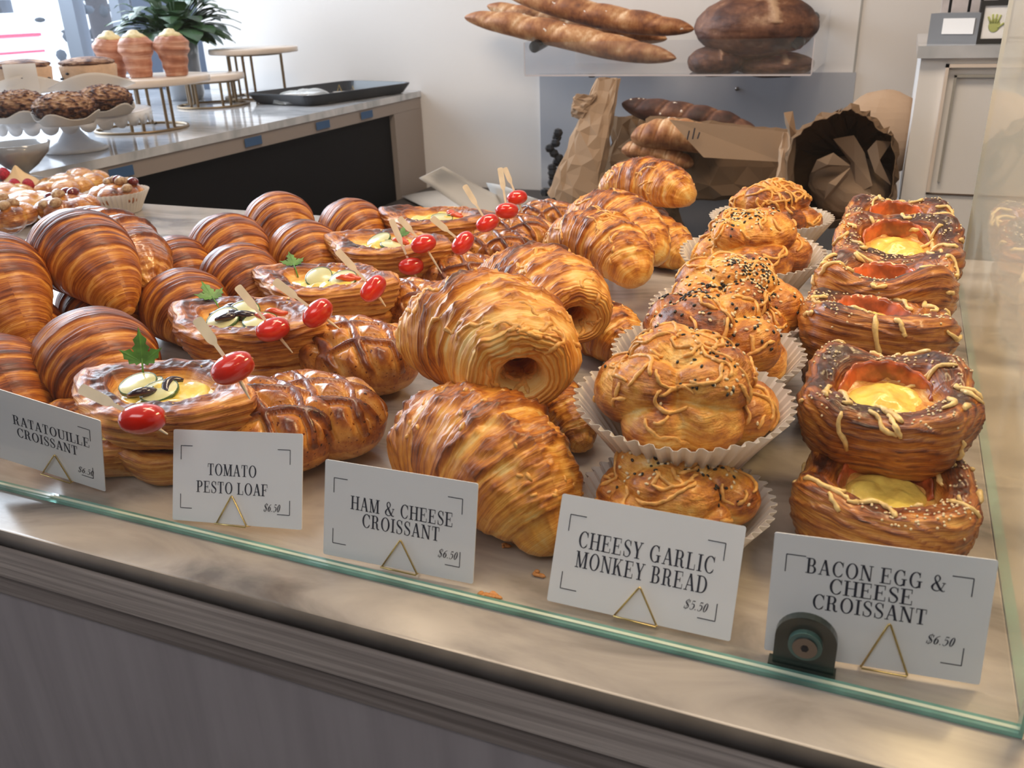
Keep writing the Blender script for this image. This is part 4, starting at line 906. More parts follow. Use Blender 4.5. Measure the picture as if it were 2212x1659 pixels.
# ------------------------------------------------------------ bacon egg and cheese pastries
def bacon_egg(c, rot, label, seed, a=.056, h=.056, well=.50, yolk=True, corner=.010):
    root, g = danish('bacon_egg_croissant', label, 'bacon, egg and cheese croissants', c, rot, a, a * .95, 3.2, h, well, M['egg_pastry'], 'square pastry', seed, corner=corner, wellz=.74, layers=6, wn=2.2, nu=100, nv=250, dark=.08,
                      K=[(0, 0), (.40, 0), (.62, .03), (.80, .16), (.92, .36), (.985, .58), (1.0, .78), (.98, .90), (.92, .98), (.84, 1.01), (.74, 1.0)])
    rnd = random.Random(seed)
    filling(root, 'baked_egg', a * well * .97, a * well * .95, 2.2, h * .80, M['custard'], seed, .003)
    # bacon lining standing round the far side of the hollow
    V = []; k = 60; m = 6; a0, a1 = .25, 3.4
    for i in range(m):
        for j in range(k):
            t = a0 + (a1 - a0) * j / (k - 1); rr = plan_radius(t, a * well, a * well, 2.2) * (1.0 + .03 * math.sin(7 * t + seed)) * (.98 + .12 * i / m); V.append((rr * math.cos(t), rr * math.sin(t), h * .74 + (h * .30 * math.sin((j / (k - 1)) * math.pi) ** .6 + .002) * i / (m - 1) + .0008 * math.sin(17 * t + i)))
    o = mesh_np('bacon_slice', V, [(i * k + j, i * k + j + 1, (i + 1) * k + j + 1, (i + 1) * k + j) for i in range(m - 1) for j in range(k - 1)], (M['bacon'],), root)
    sm = o.modifiers.new('thickness', 'SOLIDIFY'); sm.thickness = .0016
    mb = drape(g, rnd, 22, lambda p, n: p[2] > h * .35 and (p[2] > h * .72 or rnd.random() < .4) and n[2] > -.2, (.008, .04), .0018, lift=.0004); tag(mb.build('melted_cheese', M['cheese_pale'], root), kind='stuff')
    mb = seeds(g, rnd, 150, lambda p, n: n[2] > .3 and p[2] > h * .8, (.0010, .0009, .0007), centres=[g.sample(rnd.uniform(.55, .72), rnd.random())[0] for _ in range(5)], spread=.016)
    tag(mb.build('seasoning_seeds', M['white_seed'], root), kind='stuff'); return root
BE = [((.018, .462, .0), (0, 0, -.10), 'bacon egg croissant lowest at the front, behind its card, dark seeded corner', 141), ((.020, .505, .056), (.10, -.02, -.05), 'bacon egg croissant on top at the front, round yellow egg in its bacon ring', 142), ((.012, .640, .050), (-.16, .04, .10), 'bacon egg croissant on top, second from the front, tilted, seen from its side', 143),
      ((.010, .770, .050), (-.10, -.05, -.12), 'bacon egg croissant with upturned corner peaks, third on top', 144), ((.016, .905, .050), (.22, 0, .05), 'bacon egg croissant with pale runny egg, fourth on top', 145), ((.012, 1.02, .050), (.05, 0, 0), 'bacon egg croissant at the very back of its row', 146)]
for c, rot, lab, sd in BE: bacon_egg(c, rot, lab, sd, a=.057 if sd != 142 else .059, corner={144: .018, 143: .004, 142: .012}.get(sd, .008))
for y, sd in ((.60, 151), (.73, 152), (.87, 153), (1.0, 154)):
    danish('bacon_egg_croissant', 'bacon egg croissant hidden beneath the upper row', 'bacon, egg and cheese croissants', (.018, y, 0), (0, 0, .05), .052, .050, 4, .050, .55, M['egg_pastry'], 'square pastry', sd, nu=40, nv=110)
# ------------------------------------------------------------ sweet pastries at the far left of the case
def nutcup(px, py, label, seed, r=.052, cup=True, z=0.):
    p = at(px, py, z + .02); root = empty('nut_pastry', (p[0], p[1], z), (0, 0, seed), label, 'sweet pastry'); rnd = random.Random(seed)
    P, cr, w, D = star_blob([(.022 * math.cos(a), .022 * math.sin(a), .004) for a in np.linspace(0, 6.28, 7)[:-1]], [.024] * 6, .034, 60, 90, .75, .002, seed)
    P[..., 2] += .026; g = Grid(P, .45 + .5 * w, 2, 2); g.build('brioche', M['glazed'], root)
    if cup: paper_cup(root, .034, r, .036, 40, .0016, seed)
    for k in range(9):
        q = g.sample(rnd.uniform(.05, .42), rnd.random())[0]; mb = MB(); mb.blob(q + np.array([0, 0, .004]), (.011, .0075, .007), 10, 7, np.array(Matrix.Rotation(rnd.uniform(0, 3), 3, 'Z'))); mb.build('cherry' if k % 2 else 'candied_nut', M['cherry'] if k % 2 else M['nut'], root)
    return root
nutcup(255, 432, 'nut and cherry pastry in a white pleated cup, by the black counter', 3)
nutcup(150, 462, 'nut topped pastry just behind the big croissant, left of the white cup', 4, cup=False, z=.018)
nutcup(10, 480, 'nut crusted pastry at the left edge behind the croissants', 5, cup=False, z=.02)
def apricot(px, py, label, seed, s=1.):
    p = at(px, py, .03); root = empty('glazed_bun', (p[0], p[1], 0), (0, 0, seed), label, 'sweet pastry', 'glazed orange buns')
    P, cr, w, D = star_blob([(.026 * math.cos(a), .026 * math.sin(a), .0) for a in np.linspace(0, 6.28, 6)[:-1]], [.026] * 5, .036 * s, 60, 90, .8, .002, seed, 40)
    P = P * s; P[..., 2] += .027 * s; Grid(P, .22 + .5 * w, 2, 2).build('bun', M['glazed'], root)
for i, (px, py) in enumerate([(135, 405), (60, 442), (10, 425), (175, 392)]): apricot(px, py, ['shiny orange bun right behind the raspberries', 'shiny orange bun left of the nut pastry', 'shiny orange bun cut by the left edge', 'shiny orange bun touching the white pleated cup'][i], i + 7)
# long glazed braid behind the big croissant
a_ = at(95, 520, .10); b_ = at(-40, 560, .09)
croissant('glazed_braid', 'long sugar-glazed flaky pastry behind the big croissant', None, (a_[0] + .10, a_[1] + .03, .055), (a_[0] + .01, a_[1] + .06, .075), (a_[0] - .09, a_[1] + .05, .055), .050, .014, .014, M['glazed'], 77, nst=4, amp=.12, lump=.004, cat='sweet pastry')
# berry tart
p = at(45, 405, .03); root = empty('berry_tart', (p[0], p[1], 0), (0, 0, 0), 'cream tart with raspberries and blackberries at the far left', 'tart')
MB().lathe([(0, 0), (.034, 0), (.042, .022), (.038, .024), (0, .020)], k=40).build('tart_shell', M['glazed'], root)
mb = MB(); mb.lathe([(.038, .020), (.036, .034), (.026, .046), (.012, .056), (.003, .068), (0, .070)], k=30, rad=lambda t, z: 1 + .08 * math.sin(6 * t + z * 90)); mb.build('whipped_cream', M['cream'], root)
for k, (dx, dy, z, m_) in enumerate([(.020, -.026, .040, 'berry'), (.036, -.012, .038, 'berry'), (-.006, -.034, .038, 'blackberry'), (-.028, -.018, .036, 'blackberry'), (-.014, -.016, .056, 'berry'), (-.030, .004, .046, 'berry')]):
    mb = MB(); mb.blob((dx, dy, z), (.010, .010, .012), 14, 10); mb.build('raspberry' if m_ == 'berry' else 'blackberry', M[m_], root)
# ------------------------------------------------------------ back counter with cakes
XB = -1.56
bc = empty('back_counter', (XB - .4, 1.9, ZF), (0, 0, 0), 'long white marble back counter with a black front panel', 'counter')
def bb(mb, name, mat):
    o = mb.build(name, mat, bc, False); o.location = (-(XB - .4), -1.9, -ZF); return o
bb(MB().box(-2.9, XB, .6, WY - .003, ZB - .02, ZB), 'marble_top', M['marble_white'])
bb(MB().box(-2.9, XB - .004, .6, WY - .003, ZB - .058, ZB - .0205), 'top_edge', M['tan_panel'])
bb(MB().box(-2.9, XB - .02, .6, 2.66, ZF + .02, ZB - .058), 'front_panel', M['dark_panel'])
bb(MB().box(-2.9, XB - .003, 2.665, WY - .003, ZF + .02, ZB - .0585), 'end_post', M['tan_panel'])
for px, py in ((262, 371), (545, 290), (697, 264), (792, 243)):
    r_ = ray(px, py); p = CAM + r_ * ((XB - CAM[0]) / r_[0]); w = .035
    mb = MB(); mb.box(-.0007, .0001, -w, w, -.012, .010); o = mb.build('masking_tape', M['blue_tape'], None, False); o.location = (XB + .0008, p[1], ZB - .037)
    tag(o, {262: 'strip of blue tape on the counter edge, longest, under the cake stand', 545: 'strip of blue tape on the counter edge under the gold stands', 697: 'strip of blue tape on the counter edge below the left end of the black tray', 792: 'strip of blue tape on the counter edge nearest the wall corner'}[px], 'tape', 'blue tape strips on the counter edge')
def scallop_stand(px, py, label):
    p = at(px, py, ZB); z1 = .075; root = empty('cake_stand', (p[0], p[1], ZB), (0, 0, 0), label, 'cake stand')
    MB().lathe([(0, 0), (.068, 0), (.072, .004), (.060, .010), (.035, .022), (.018, .045), (.016, z1), (0, z1)], k=40).build('foot', M['white_ceramic'], root)
    MB().lathe([(0, z1), (.13, z1), (.172, z1 + .004), (.176, z1 + .008), (.165, z1 + .009), (0, z1 + .007)], k=64).build('plate', M['white_ceramic'], root)
    V = []; k = 240; R0 = .174
    for rr, dz in ((R0, .008), (R0 + .002, .005), (R0 + .002, -.004), (R0 - .001, -.004), (R0 - .001, .006)):
        for j in range(k):
            t = 2 * math.pi * j / k; s = abs(math.sin(t * 15)); q = (-.016 * s ** .55 if dz < 0 else 0); V.append((rr * math.cos(t), rr * math.sin(t), z1 + dz + q))
    mesh_np('scalloped_skirt', V, [(i * k + j, i * k + (j + 1) % k, (i + 1) * k + (j + 1) % k, (i + 1) * k + j) for i in range(4) for j in range(k)], (M['white_ceramic'],), root)
    return p, ZB + z1 + .009
cpos, zt = scallop_stand(165, 325, 'white scalloped pedestal stand piled with crumble muffins')
def crumble(x, y, z, label, seed, s=1.):
    root = empty('crumble_muffin', (x, y, z), (0, 0, seed), label, 'muffin', 'crumble muffins on the scalloped stand')
    s *= 1.18; P, cr, w, D = star_blob([(0, 0, 0)], [.01], .050 * s, 70, 100, .52, .005, seed, 230); P[..., 2] = np.maximum(P[..., 2] + .027 * s, .012)
    Grid(P, .38 + 1.1 * w + .3 * (D[..., 2] < .15), 2, 2).build('crumble', M['crumb'], root)
    th = np.linspace(0, 2 * math.pi, 49)[:-1]; V = []; m = 6     # square sheet of paper pushed up around it
    for i in range(m + 1):
        f = i / m
        for t in th:
            q = .047 + .012 * f * (1 + .6 * abs(math.cos(2 * t)) ** 4); V.append((q * math.cos(t), q * math.sin(t), f * (.012 + .014 * abs(math.cos(2 * t)) ** 3)))
    V += [(0, 0, 0)]; n = 48
    o = mesh_np('muffin_paper', V, [(i * n + j, i * n + (j + 1) % n, (i + 1) * n + (j + 1) % n, (i + 1) * n + j) for i in range(m) for j in range(n)] + [((m + 1) * n, (j + 1) % n, j) for j in range(n)], (M['cup'],), root)
    sm = o.modifiers.new('paper', 'SOLIDIFY'); sm.thickness = .0005
def onpl(px, py, z): q = at(px, py, z); return q[0], q[1]
for px, py, lab, sd in ((48, 262, 'crumble muffin at the left of the scalloped stand', 1), (148, 268, 'crumble muffin in its paper, front middle of the scalloped stand', 2), (232, 248, 'crumble muffin at the right of the scalloped stand', 3)):
    x, y = onpl(px, py, zt); crumble(x, y, zt, lab, sd)
def cakehalf(px, py, z, label, seed):
    x, y = onpl(px, py, z); root = empty('muffin_cake', (x, y, z), (0, 0, .2), label, 'muffin', 'sliced berry cakes on top of the muffins')
    b = MB(); b.lathe([(0, 0), (.054, 0), (.060, .048), (.052, .054), (0, .056)], k=36, rad=lambda t, z_: 1 + .02 * math.sin(5 * t)); b.build('sponge', simple('berry_sponge', (.62, .42, .28), .7, noise=.1, nscale=60, bump=.6, bscale=200), root)
    P, cr, w, D = star_blob([(0, 0, 0)], [.01], .060, 50, 90, .22, .003, seed, 60); P[..., 2] += .054; Grid(P, .5 + .6 * w, 2, 2).build('crust', M['crumb'], root)
    rnd = random.Random(seed)
    for k in range(7):
        a = rnd.uniform(-2.6, .3); q = MB(); q.blob((.0575 * math.cos(a), .0575 * math.sin(a), rnd.uniform(.012, .040)), (.005, .005, .003), 8, 6); q.build('blueberry', M['blackberry'], root)
    V = []; n = 40; m = 6
    for i in range(m + 1):
        for j in range(n):
            t = -2.2 + 2.6 * j / (n - 1); f = i / m; bow = math.sin(math.pi * j / (n - 1)); r = .064 + .026 * (1 - bow) * f + .004 * f; V.append((r * math.cos(t), r * math.sin(t), -.004 + f * (.010 + .030 * bow)))
    o = mesh_np('muffin_paper', V, [(i * n + j, i * n + j + 1, (i + 1) * n + j + 1, (i + 1) * n + j) for i in range(m) for j in range(n - 1)], (M['cup'],), root); o.modifiers.new('paper', 'SOLIDIFY').thickness = .0006
zc = zt + .047
cakehalf(60, 196, zc, 'berry cake behind the small blank-looking tag on the stand', 11); cakehalf(200, 190, zc, 'berry cake with a curled paper, right on top of the stand', 12)
# small tag
x, y = onpl(62, 192, zc + .004); tg = empty('small_tag', (x + .045, y - .050, zc - .006), (-.1, 0, .55), 'small white tag standing on the muffins', 'tag')
MB().box(-.034, .034, -.0004, .0004, 0, .066).build('tag_paper', M['cup'], tg, False)
mb = MB(); mb.tube([(-.007, -.0012, .0), (.001, -.0012, .016), (.007, -.0012, .0)], .0006, 6); mb.build('wire_clip', M['brass'], tg)
mb = MB(); mb.box(-.010, -.003, -.0007, -.0004, .036, .0375); mb.box(-.002, .003, -.0007, -.0004, .036, .0375); mb.build('lettering', M['ink'], tg, False)
# second pedestal, silver, behind at the left edge
p = at(55, 392, ZB); root = empty('silver_pedestal', (p[0], p[1], ZB), (0, 0, 0), 'grey footed glass bowl at the far left under the scalloped stand', 'pedestal')
MB().lathe([(0, 0), (.030, 0), (.034, .003), (.012, .010), (.010, .016), (.030, .030), (.052, .052), (.058, .070), (.055, .070), (.048, .052), (0, .020)], k=40).build('bowl', M['grey_glass'], root)
# gold stands with marble boards
def gold_stand(px, py, r, h, disc_r, legs, label, off=(0, 0)):
    p = at(px, py, ZB); root = empty('gold_ring_stand', (p[0], p[1], ZB), (0, 0, 0), label, 'display stand', 'gold ring stands with round boards')
    V = MB(); V.lathe([(r - .004, 0), (r + .004, 0), (r + .004, .006), (r - .004, .006), (r - .004, 0)], k=64); V.build('base_ring', M['bronze'], root)
    V = MB(); rt = r * .78; V.lathe([(rt - .004, h - .012), (rt + .004, h - .012), (rt + .004, h - .006), (rt - .004, h - .006), (rt - .004, h - .012)], k=64); V.build('top_ring', M['bronze'], root)
    for a in legs:
        for da in (-.16, .16):
            q = MB(); t = a + da; x, y = rt * math.cos(t), rt * math.sin(t); xo, yo = (r) * math.cos(t), (r) * math.sin(t)
            q.tube([(x, y, h - .009), (x, y, .004), (xo, yo, .003)], .0044, 6); q.build('leg', M['bronze'], root, False)
    q = MB(); q.lathe([(0, h - .0055), (disc_r * .985, h - .0055), (disc_r, h - .003), (disc_r, h + .009), (disc_r * .985, h + .012), (0, h + .012)], c=(off[0], off[1], 0), k=72); q.build('marble_board', simple('pale_board', (.74, .62, .52), .2, noise=.08, nscale=8), root)
    return p, ZB + h + .0122
pA, zA = gold_stand(308, 279, .115, .118, .158, (-.9, .15, 2.2, 3.6), 'gold ring stand holding the cruffins', (.02, .03))
pB, zB_ = gold_stand(462, 228, .110, .085, .125, (-.35, -1.6, 1.4, 3.2), 'low empty gold ring stand in the middle', (-.02, 0))
pC, zC = gold_stand(562, 209, .115, .150, .150, (-2.6, 2.9, .6, -1.2), 'tallest empty gold ring stand, farthest right', (0, 0))
def cruffin(px, py, label, seed, tilt=0.):
    dp = (R.T @ (np.array([pA[0] + .02, pA[1] + .03, zA]) - CAM))[2]; pc = CX + F * (R.T @ (np.array([pA[0] + .02, pA[1] + .03, zA]) - CAM))[0] / dp; vx = np.array([R[0, 0], R[1, 0], 0]); vx /= np.linalg.norm(vx); vy = np.array([-vx[1], vx[0], 0])
    q = np.array([pA[0] + .02, pA[1] + .03, zA]) + vx * (px - pc) * dp / F + vy * (166 - py) * .004 - vy * .03; root = empty('cruffin', (q[0], q[1], zA), (0, tilt, seed), label, 'cruffin', 'cream-topped cruffins on the gold stand')
    nu, nv = 70, 80; t = np.linspace(0, 1, nu)[:, None]; th = np.linspace(0, 2 * math.pi, nv)[None]
    r = np.interp(t, [0, .02, .5, .62, .8, .93, 1], [0, .027, .036, .044, .044, .032, .004]) ; z = np.interp(t, [0, .02, .5, .62, .8, .93, 1], [0, 0, .052, .064, .082, .096, .098])
    w = fbm(np.stack([np.cos(th) * 2 + 0 * t, np.sin(th) * 2 + 0 * t, z * 30 + 0 * th], 2) + seed, 3, seed)
    r = r * (1 + .03 * np.sin((z * 260 + th * 1.0)) + .08 * w)
    P = np.stack([r * np.cos(th), r * np.sin(th), z + 0 * th + .003 * w * (t > .5)], 2); Grid(P, .45 + .4 * w + .15 * np.sin(z * 260 + th), 1, 1).build('pastry', M['cruffin'], root)
    mb = MB(); mb.lathe([(.026, .092), (.028, .098), (.022, .104), (.016, .106), (.010, .113), (0, .115)], k=40, rad=lambda t_, z_: 1 + .10 * math.sin(7 * t_ + z_ * 300)); mb.build('cream_swirl', M['cream_pale'], root)
    rnd = random.Random(seed); mb = MB()
    for k in range(14): a = rnd.uniform(0, 6.28); rr = rnd.uniform(0, .016); mb.blob((rr * math.cos(a), rr * math.sin(a), .1145 - rr * .5), .0012, 5, 4)
    tag(mb.build('pink_crumbs', M['berry'], root), kind='stuff')
cruffin(315, 166, 'cruffin in front, middle one on the gold stand', 1); cruffin(388, 163, 'cruffin at the right end of the gold stand', 2); cruffin(244, 156, 'cruffin at the left, leaning and partly hidden by the berry cake', 3, -.1)
# potted plant
p = at(405, 215, ZB); root = empty('potted_plant', (p[0], p[1], ZB), (0, 0, 0), 'dark green leafy plant in a smoky glass vase by the window', 'plant')
q0 = aty(370, 75, p[1]); zr = q0[2] - ZB
MB().lathe([(0, 0), (.055, 0), (.062, .02), (.062, zr * .6), (.066, zr), (.062, zr), (.058, zr * .6), (.055, .02), (0, .01)], k=40).build('vase', M['grey_glass'], root)
mb = MB(); rnd = random.Random(9); st = MB()
for k in range(150):
    a = rnd.uniform(0, 6.28); el = rnd.uniform(-.1, 1.4); L = rnd.uniform(.04, .17); b0 = np.array([.02 * math.cos(a), .02 * math.sin(a), zr]); d = np.array([math.cos(a) * math.cos(el), math.sin(a) * math.cos(el), math.sin(el) * .8 + .1]); tip = b0 + d * L
    st.tube([b0 - [0, 0, .05], b0 + d * L * .5 + [0, 0, .01], tip], .0018, 5)
    s_ = np.cross(d, [0, 0, 1]); s_ /= np.linalg.norm(s_) + 1e-9; Ll = rnd.uniform(.07, .12); wd = Ll * .36; n = np.cross(s_, d); pts = []
    for t, ww in ((0, .05), (.2, .7), (.45, 1), (.75, .7), (1, .03)):
        c = tip + d * Ll * (t - .2) + np.array([0, 0, -.05 * t * t]); pts += [c + s_ * wd * ww, c + n * .003, c - s_ * wd * ww, c - n * .0008]
    mb.add(pts, [(i * 4 + j, i * 4 + (j + 1) % 4, i * 4 + 4 + (j + 1) % 4, i * 4 + 4 + j) for i in range(4) for j in range(4)])
tag(mb.build('leaves', M['leaf'], root, False), kind='stuff'); tag(st.build('stems', M['leaf'], root), kind='stuff')
# black tray
z0 = ZB
c4 = [at(655, 203, ZB), at(735, 219, ZB), at(872, 196, ZB), at(760, 180, ZB)]
ctr = sum(c4) / 4; root = empty('black_tray', (ctr[0], ctr[1], ZB), (0, 0, 0), 'black plastic tray at the wall end of the back counter', 'tray')
b = MB(); w, l = .235, .155
def rrect(w, l, r, n=6):
    o = []
    for cx, cy, a0 in ((w - r, l - r, 0), (-w + r, l - r, 90), (-w + r, -l + r, 180), (w - r, -l + r, 270)):
        for k in range(n + 1): a = math.radians(a0 + 90 * k / n); o.append((cx + r * math.cos(a), cy + r * math.sin(a)))
    return o
L_ = [(w - .02, l - .02, .03, 0), (w, l, .04, .034), (w + .006, l + .006, .045, .034), (w + .006, l + .006, .045, .029), (w - .012, l - .012, .04, .003), (w - .02, l - .02, .03, .003)]
V = []
for (a, b_, r, z) in L_: V += [(x, y, z) for x, y in rrect(a, b_, r)]
n = 28; Fc = [(i * n + j, i * n + (j + 1) % n, (i + 1) * n + (j + 1) % n, (i + 1) * n + j) for i in range(5) for j in range(n)] + [tuple(range(n)), tuple(5 * n + j for j in range(n))]
mesh_np('tray_shell', V, Fc, (M['black_plastic'],), root, False); root.rotation_euler = (0, 0, 1.35); root.location = (XB - .20, 2.60, ZB)
p = np.array([XB - .19, 2.42, ZB + .004]); wr = empty('plastic_bag', p, (0, 0, .3), 'clear plastic bag crumpled over goods on the black tray', 'plastic bag')
P, cr, w_, D = star_blob([(.03, 0, 0), (-.03, .01, 0)], [.05, .045], .05, 40, 60, .62, .006, 5, 50); P[..., 2] = np.maximum(P[..., 2], 0)
Grid(P * np.array([1.3, 1.1, 1.3]), .4 + 0 * w_).build('film', M['wrap'], wr); MB().box(-.05, .05, -.035, .035, 0, .03).build('wrapped_box', M['card'], wr, False)
for k, (dx, dy) in enumerate(((-.02, 2.72), (-.10, 2.76))):
    o = empty('folded_tag', (XB - .16 + dx, dy, ZB + .004), (0, 0, .4 * k), ['small white tent tag on the tray, nearer the bag', 'small white tent tag on the tray, by the wall'][k], 'tag', 'tent tags on the tray')
    mb = MB(); mb.box(-.035, .035, -.012, .012, 0, .001); mb.build('tag_paper', M['card'], o, False); q = MB(); q.tube([(-.02, 0, .0012), (-.012, 0, .024), (-.004, 0, .0012)], .0012, 6); q.build('wire_clip', M['brass'], o)
# ------------------------------------------------------------ work table behind the case, bread bags, papers
ZT = -.30
tb = empty('work_table', (-.6, 2.3, ZF), (0, 0, 0), 'low work table behind the case holding the paper bread bags', 'table')
o = MB().box(XB + .03, .02, 1.75, WY - .005, ZT - .04, ZT).build('table_top', simple('dark_table_top', (.045, .038, .034), .5), tb, False); o.location = (.6, -2.3, -ZF)
for x, y in ((XB + .1, 1.8), (-.05, 1.8), (XB + .1, 2.78), (-.05, 2.78)):
    o = MB().box(x - .03, x + .03, y - .03, y + .03, ZF, ZT - .04).build('leg', M['white_paint'], tb, False); o.location = (.6, -2.3, -ZF)
sh = simple('white_wax_paper', (.80, .77, .73), .6)
for k, (pts, lab) in enumerate([([(905, 385), (958, 360), (1120, 440), (1060, 490)], 'white paper sheet standing askew on the work table'), ([(868, 424), (1020, 402), (1218, 452), (1150, 560)], 'white paper sheet lying below the askew one'), ([(1050, 395), (1165, 428), (1180, 470), (1080, 460)], 'white paper sheet leaning right of the askew one')]):
    zz = [ZT + .13, ZT + .002, ZT + .05][k]; Q = [at(px, py, ZT + d) for (px, py), d in zip(pts, [(.17, .20, .01, .01), (.008, .008, .008, .008), (.10, .10, .006, .006)][k])]
    c = sum(Q) / 4; n = 7; V = []
    for i in range(n):
        for j in range(n):
            u, v = i / (n - 1), j / (n - 1); q = Q[0] * (1 - u) * (1 - v) + Q[1] * u * (1 - v) + Q[2] * u * v + Q[3] * (1 - u) * v; V.append(q - c + np.array([0, 0, .006 * math.sin(u * 5) * math.sin(v * 3 + k)]))
    o = mesh_np('paper_sheet', V, [(i * n + j, i * n + j + 1, (i + 1) * n + j + 1, (i + 1) * n + j) for i in range(n - 1) for j in range(n - 1)], (sh,)); o.location = Vector([float(a) for a in c]); o.modifiers.new('paper', 'SOLIDIFY').thickness = .0008; tag(o, lab, 'paper')
def baguette(A, B, r, label, seed, name='baguette', grp=None, mat='baguette', slashes=6, parent=None, cat='bread'):
    A = np.array(A, float); B = np.array(B, float); c = (A + B) / 2; nu, nv = 120, 44; t = np.linspace(0, 1, nu)[:, None]; th = np.linspace(0, 2 * math.pi, nv)[None]
    T = (B - A) / np.linalg.norm(B - A); X = np.cross(T, [0, 0, 1]); X /= np.linalg.norm(X); Z = np.cross(X, T); L = np.linalg.norm(B - A)
    rr = r * np.clip(1 - np.abs(2 * t - 1) ** 3.2, 0, 1) ** .62 + .0005
    w = fbm(np.stack([t * L * 25 + 0 * th, np.cos(th) * 1.2 + 0 * t, np.sin(th) * 1.2 + 0 * t], 2) + seed, 4, seed)
    ph = t * slashes + .16 * th; sl = np.abs(ph - np.round(ph)); upf = sstep(.0, .6, np.cos(th - .3))
    rr = rr * (1 + .05 * w) + r * (.09 * upf * sstep(0, .5, sl) - .08 * upf * np.exp(-(sl / .05) ** 2))
    P = (A - c) + T * (L * t[..., None]) + rr[..., None] * (np.sin(th)[..., None] * X + np.cos(th)[..., None] * Z * .85)
    P = P + Z * (.010 * np.sin(t * math.pi * 1.3 + seed))[..., None]
    g = Grid(P, .52 + .5 * w - .22 * upf * np.exp(-((sl - .12) / .08) ** 2), 2, 1)
    if parent is None:
        root = empty(name, c, (0, 0, 0), label, cat, grp); g.build('crust', M[mat], root)
        mb = drape(g, random.Random(seed), 10, lambda p, n: n[2] > .2, (.01, .02), .003, flat=-.6); 
        if mb: mb.build('flour_patch', simple('flour', (.80, .70, .60), .9), root)
        return root
    o = g.build(name, M[mat], parent); return o
# ------------------------------------------------------------ acrylic shelf on the wall
SY0, SY1 = 2.42, WY - .004
L0 = aty(1134, 160, SY0); R0_ = aty(1752, 162, SY0); zs = (L0[2] + R0_[2]) / 2; xl, xr = L0[0], R0_[0]
hs = aty(1127, 92, SY0)[2] - zs
shf = empty('acrylic_shelf', ((xl + xr) / 2, SY1, zs), (0, 0, 0), 'clear acrylic wall shelf holding baguettes and round loaves', 'shelf')
xm, ym = (xl + xr) / 2, SY1
def ss(mb, name, mat):
    o = mb.build(name, mat, shf, False); o.location = (-xm, -ym, -zs); return o
ss(MB().add([(xl, SY0, zs), (xr, SY0, zs), (xr, SY1, zs), (xl, SY1, zs)], [(0, 1, 2, 3)]), 'shelf_bottom', M['acrylic'])
ss(MB().add([(xl, SY0, zs), (xr, SY0, zs), (xr, SY0, zs + hs), (xl, SY0, zs + hs)], [(0, 1, 2, 3)]), 'front_lip', M['acrylic'])
for x in (xl, xr): ss(MB().add([(x, SY0, zs), (x, SY1, zs), (x, SY1, zs + hs * 1.7), (x, SY0, zs + hs)], [(0, 1, 2, 3)]), 'side_lip', M['acrylic'])
fe = simple('frosted_acrylic_edge', (.60, .54, .54), .15, coat=.6)
ss(MB().box(xl, xr, SY0 - .002, SY0 + .001, zs - .004, zs), 'bottom_rim', fe); ss(MB().box(xl - .001, xl + .001, SY0 - .002, SY0, zs, zs + hs), 'corner_rim', fe); ss(MB().box(xr - .001, xr + .001, SY0 - .002, SY0, zs, zs + hs), 'corner_rim', fe)
for px in (1165, 1725):
    q = aty(px, 110, SY0 + .10); mb = MB(); mb.tube([(q[0], SY0 + .06, zs + .07), (q[0], SY1, zs + .12)], .016, 12); ss(mb, 'bracket', M['black_metal'])
for px in (1276, 1700):
    q = aty(px, 166, SY0 + .05); mb = MB(); mb.tube([(q[0], SY0 + .06, zs - .012), (q[0], SY0 + .06, zs - .002)], .009, 12); ss(mb, 'rubber_foot', M['black_plastic'])
# acrylic backing panel screwed on the wall below the shelf
p0 = aty(1165, 300, WY - .02); p1 = aty(1838, 250, WY - .02); pb = empty('wall_panel', ((p0[0] + p1[0]) / 2, WY - .006, 0), (0, 0, 0), 'glossy pale panel on the wall under the acrylic shelf', 'panel')
wpm = simple('glossy_white_panel', (.46, .48, .53), .12, coat=1.)
o = MB().box(p0[0], p1[0], WY - .008, WY - .001, ZT + .01, zs - .03).build('sheet', wpm, pb, False); o.location = (-(p0[0] + p1[0]) / 2, -(WY - .006), 0)
q = aty(1592, 192, WY - .012); mb = MB(); mb.tube([(0, 0, 0), (0, -.006, 0)], .006, 12); o = mb.build('screw', M['bolt'], pb); o.location = (q[0] - (p0[0] + p1[0]) / 2, -.003, q[2])
# wall seam
q = aty(1850, 110, WY); o = MB().box(q[0] - .003, q[0] + .003, WY - .003, WY, -.3, 1.9).build('trim_2', simple('seam_shadow_grey', (.38, .36, .33), .7), None, False); o['kind'] = 'structure'
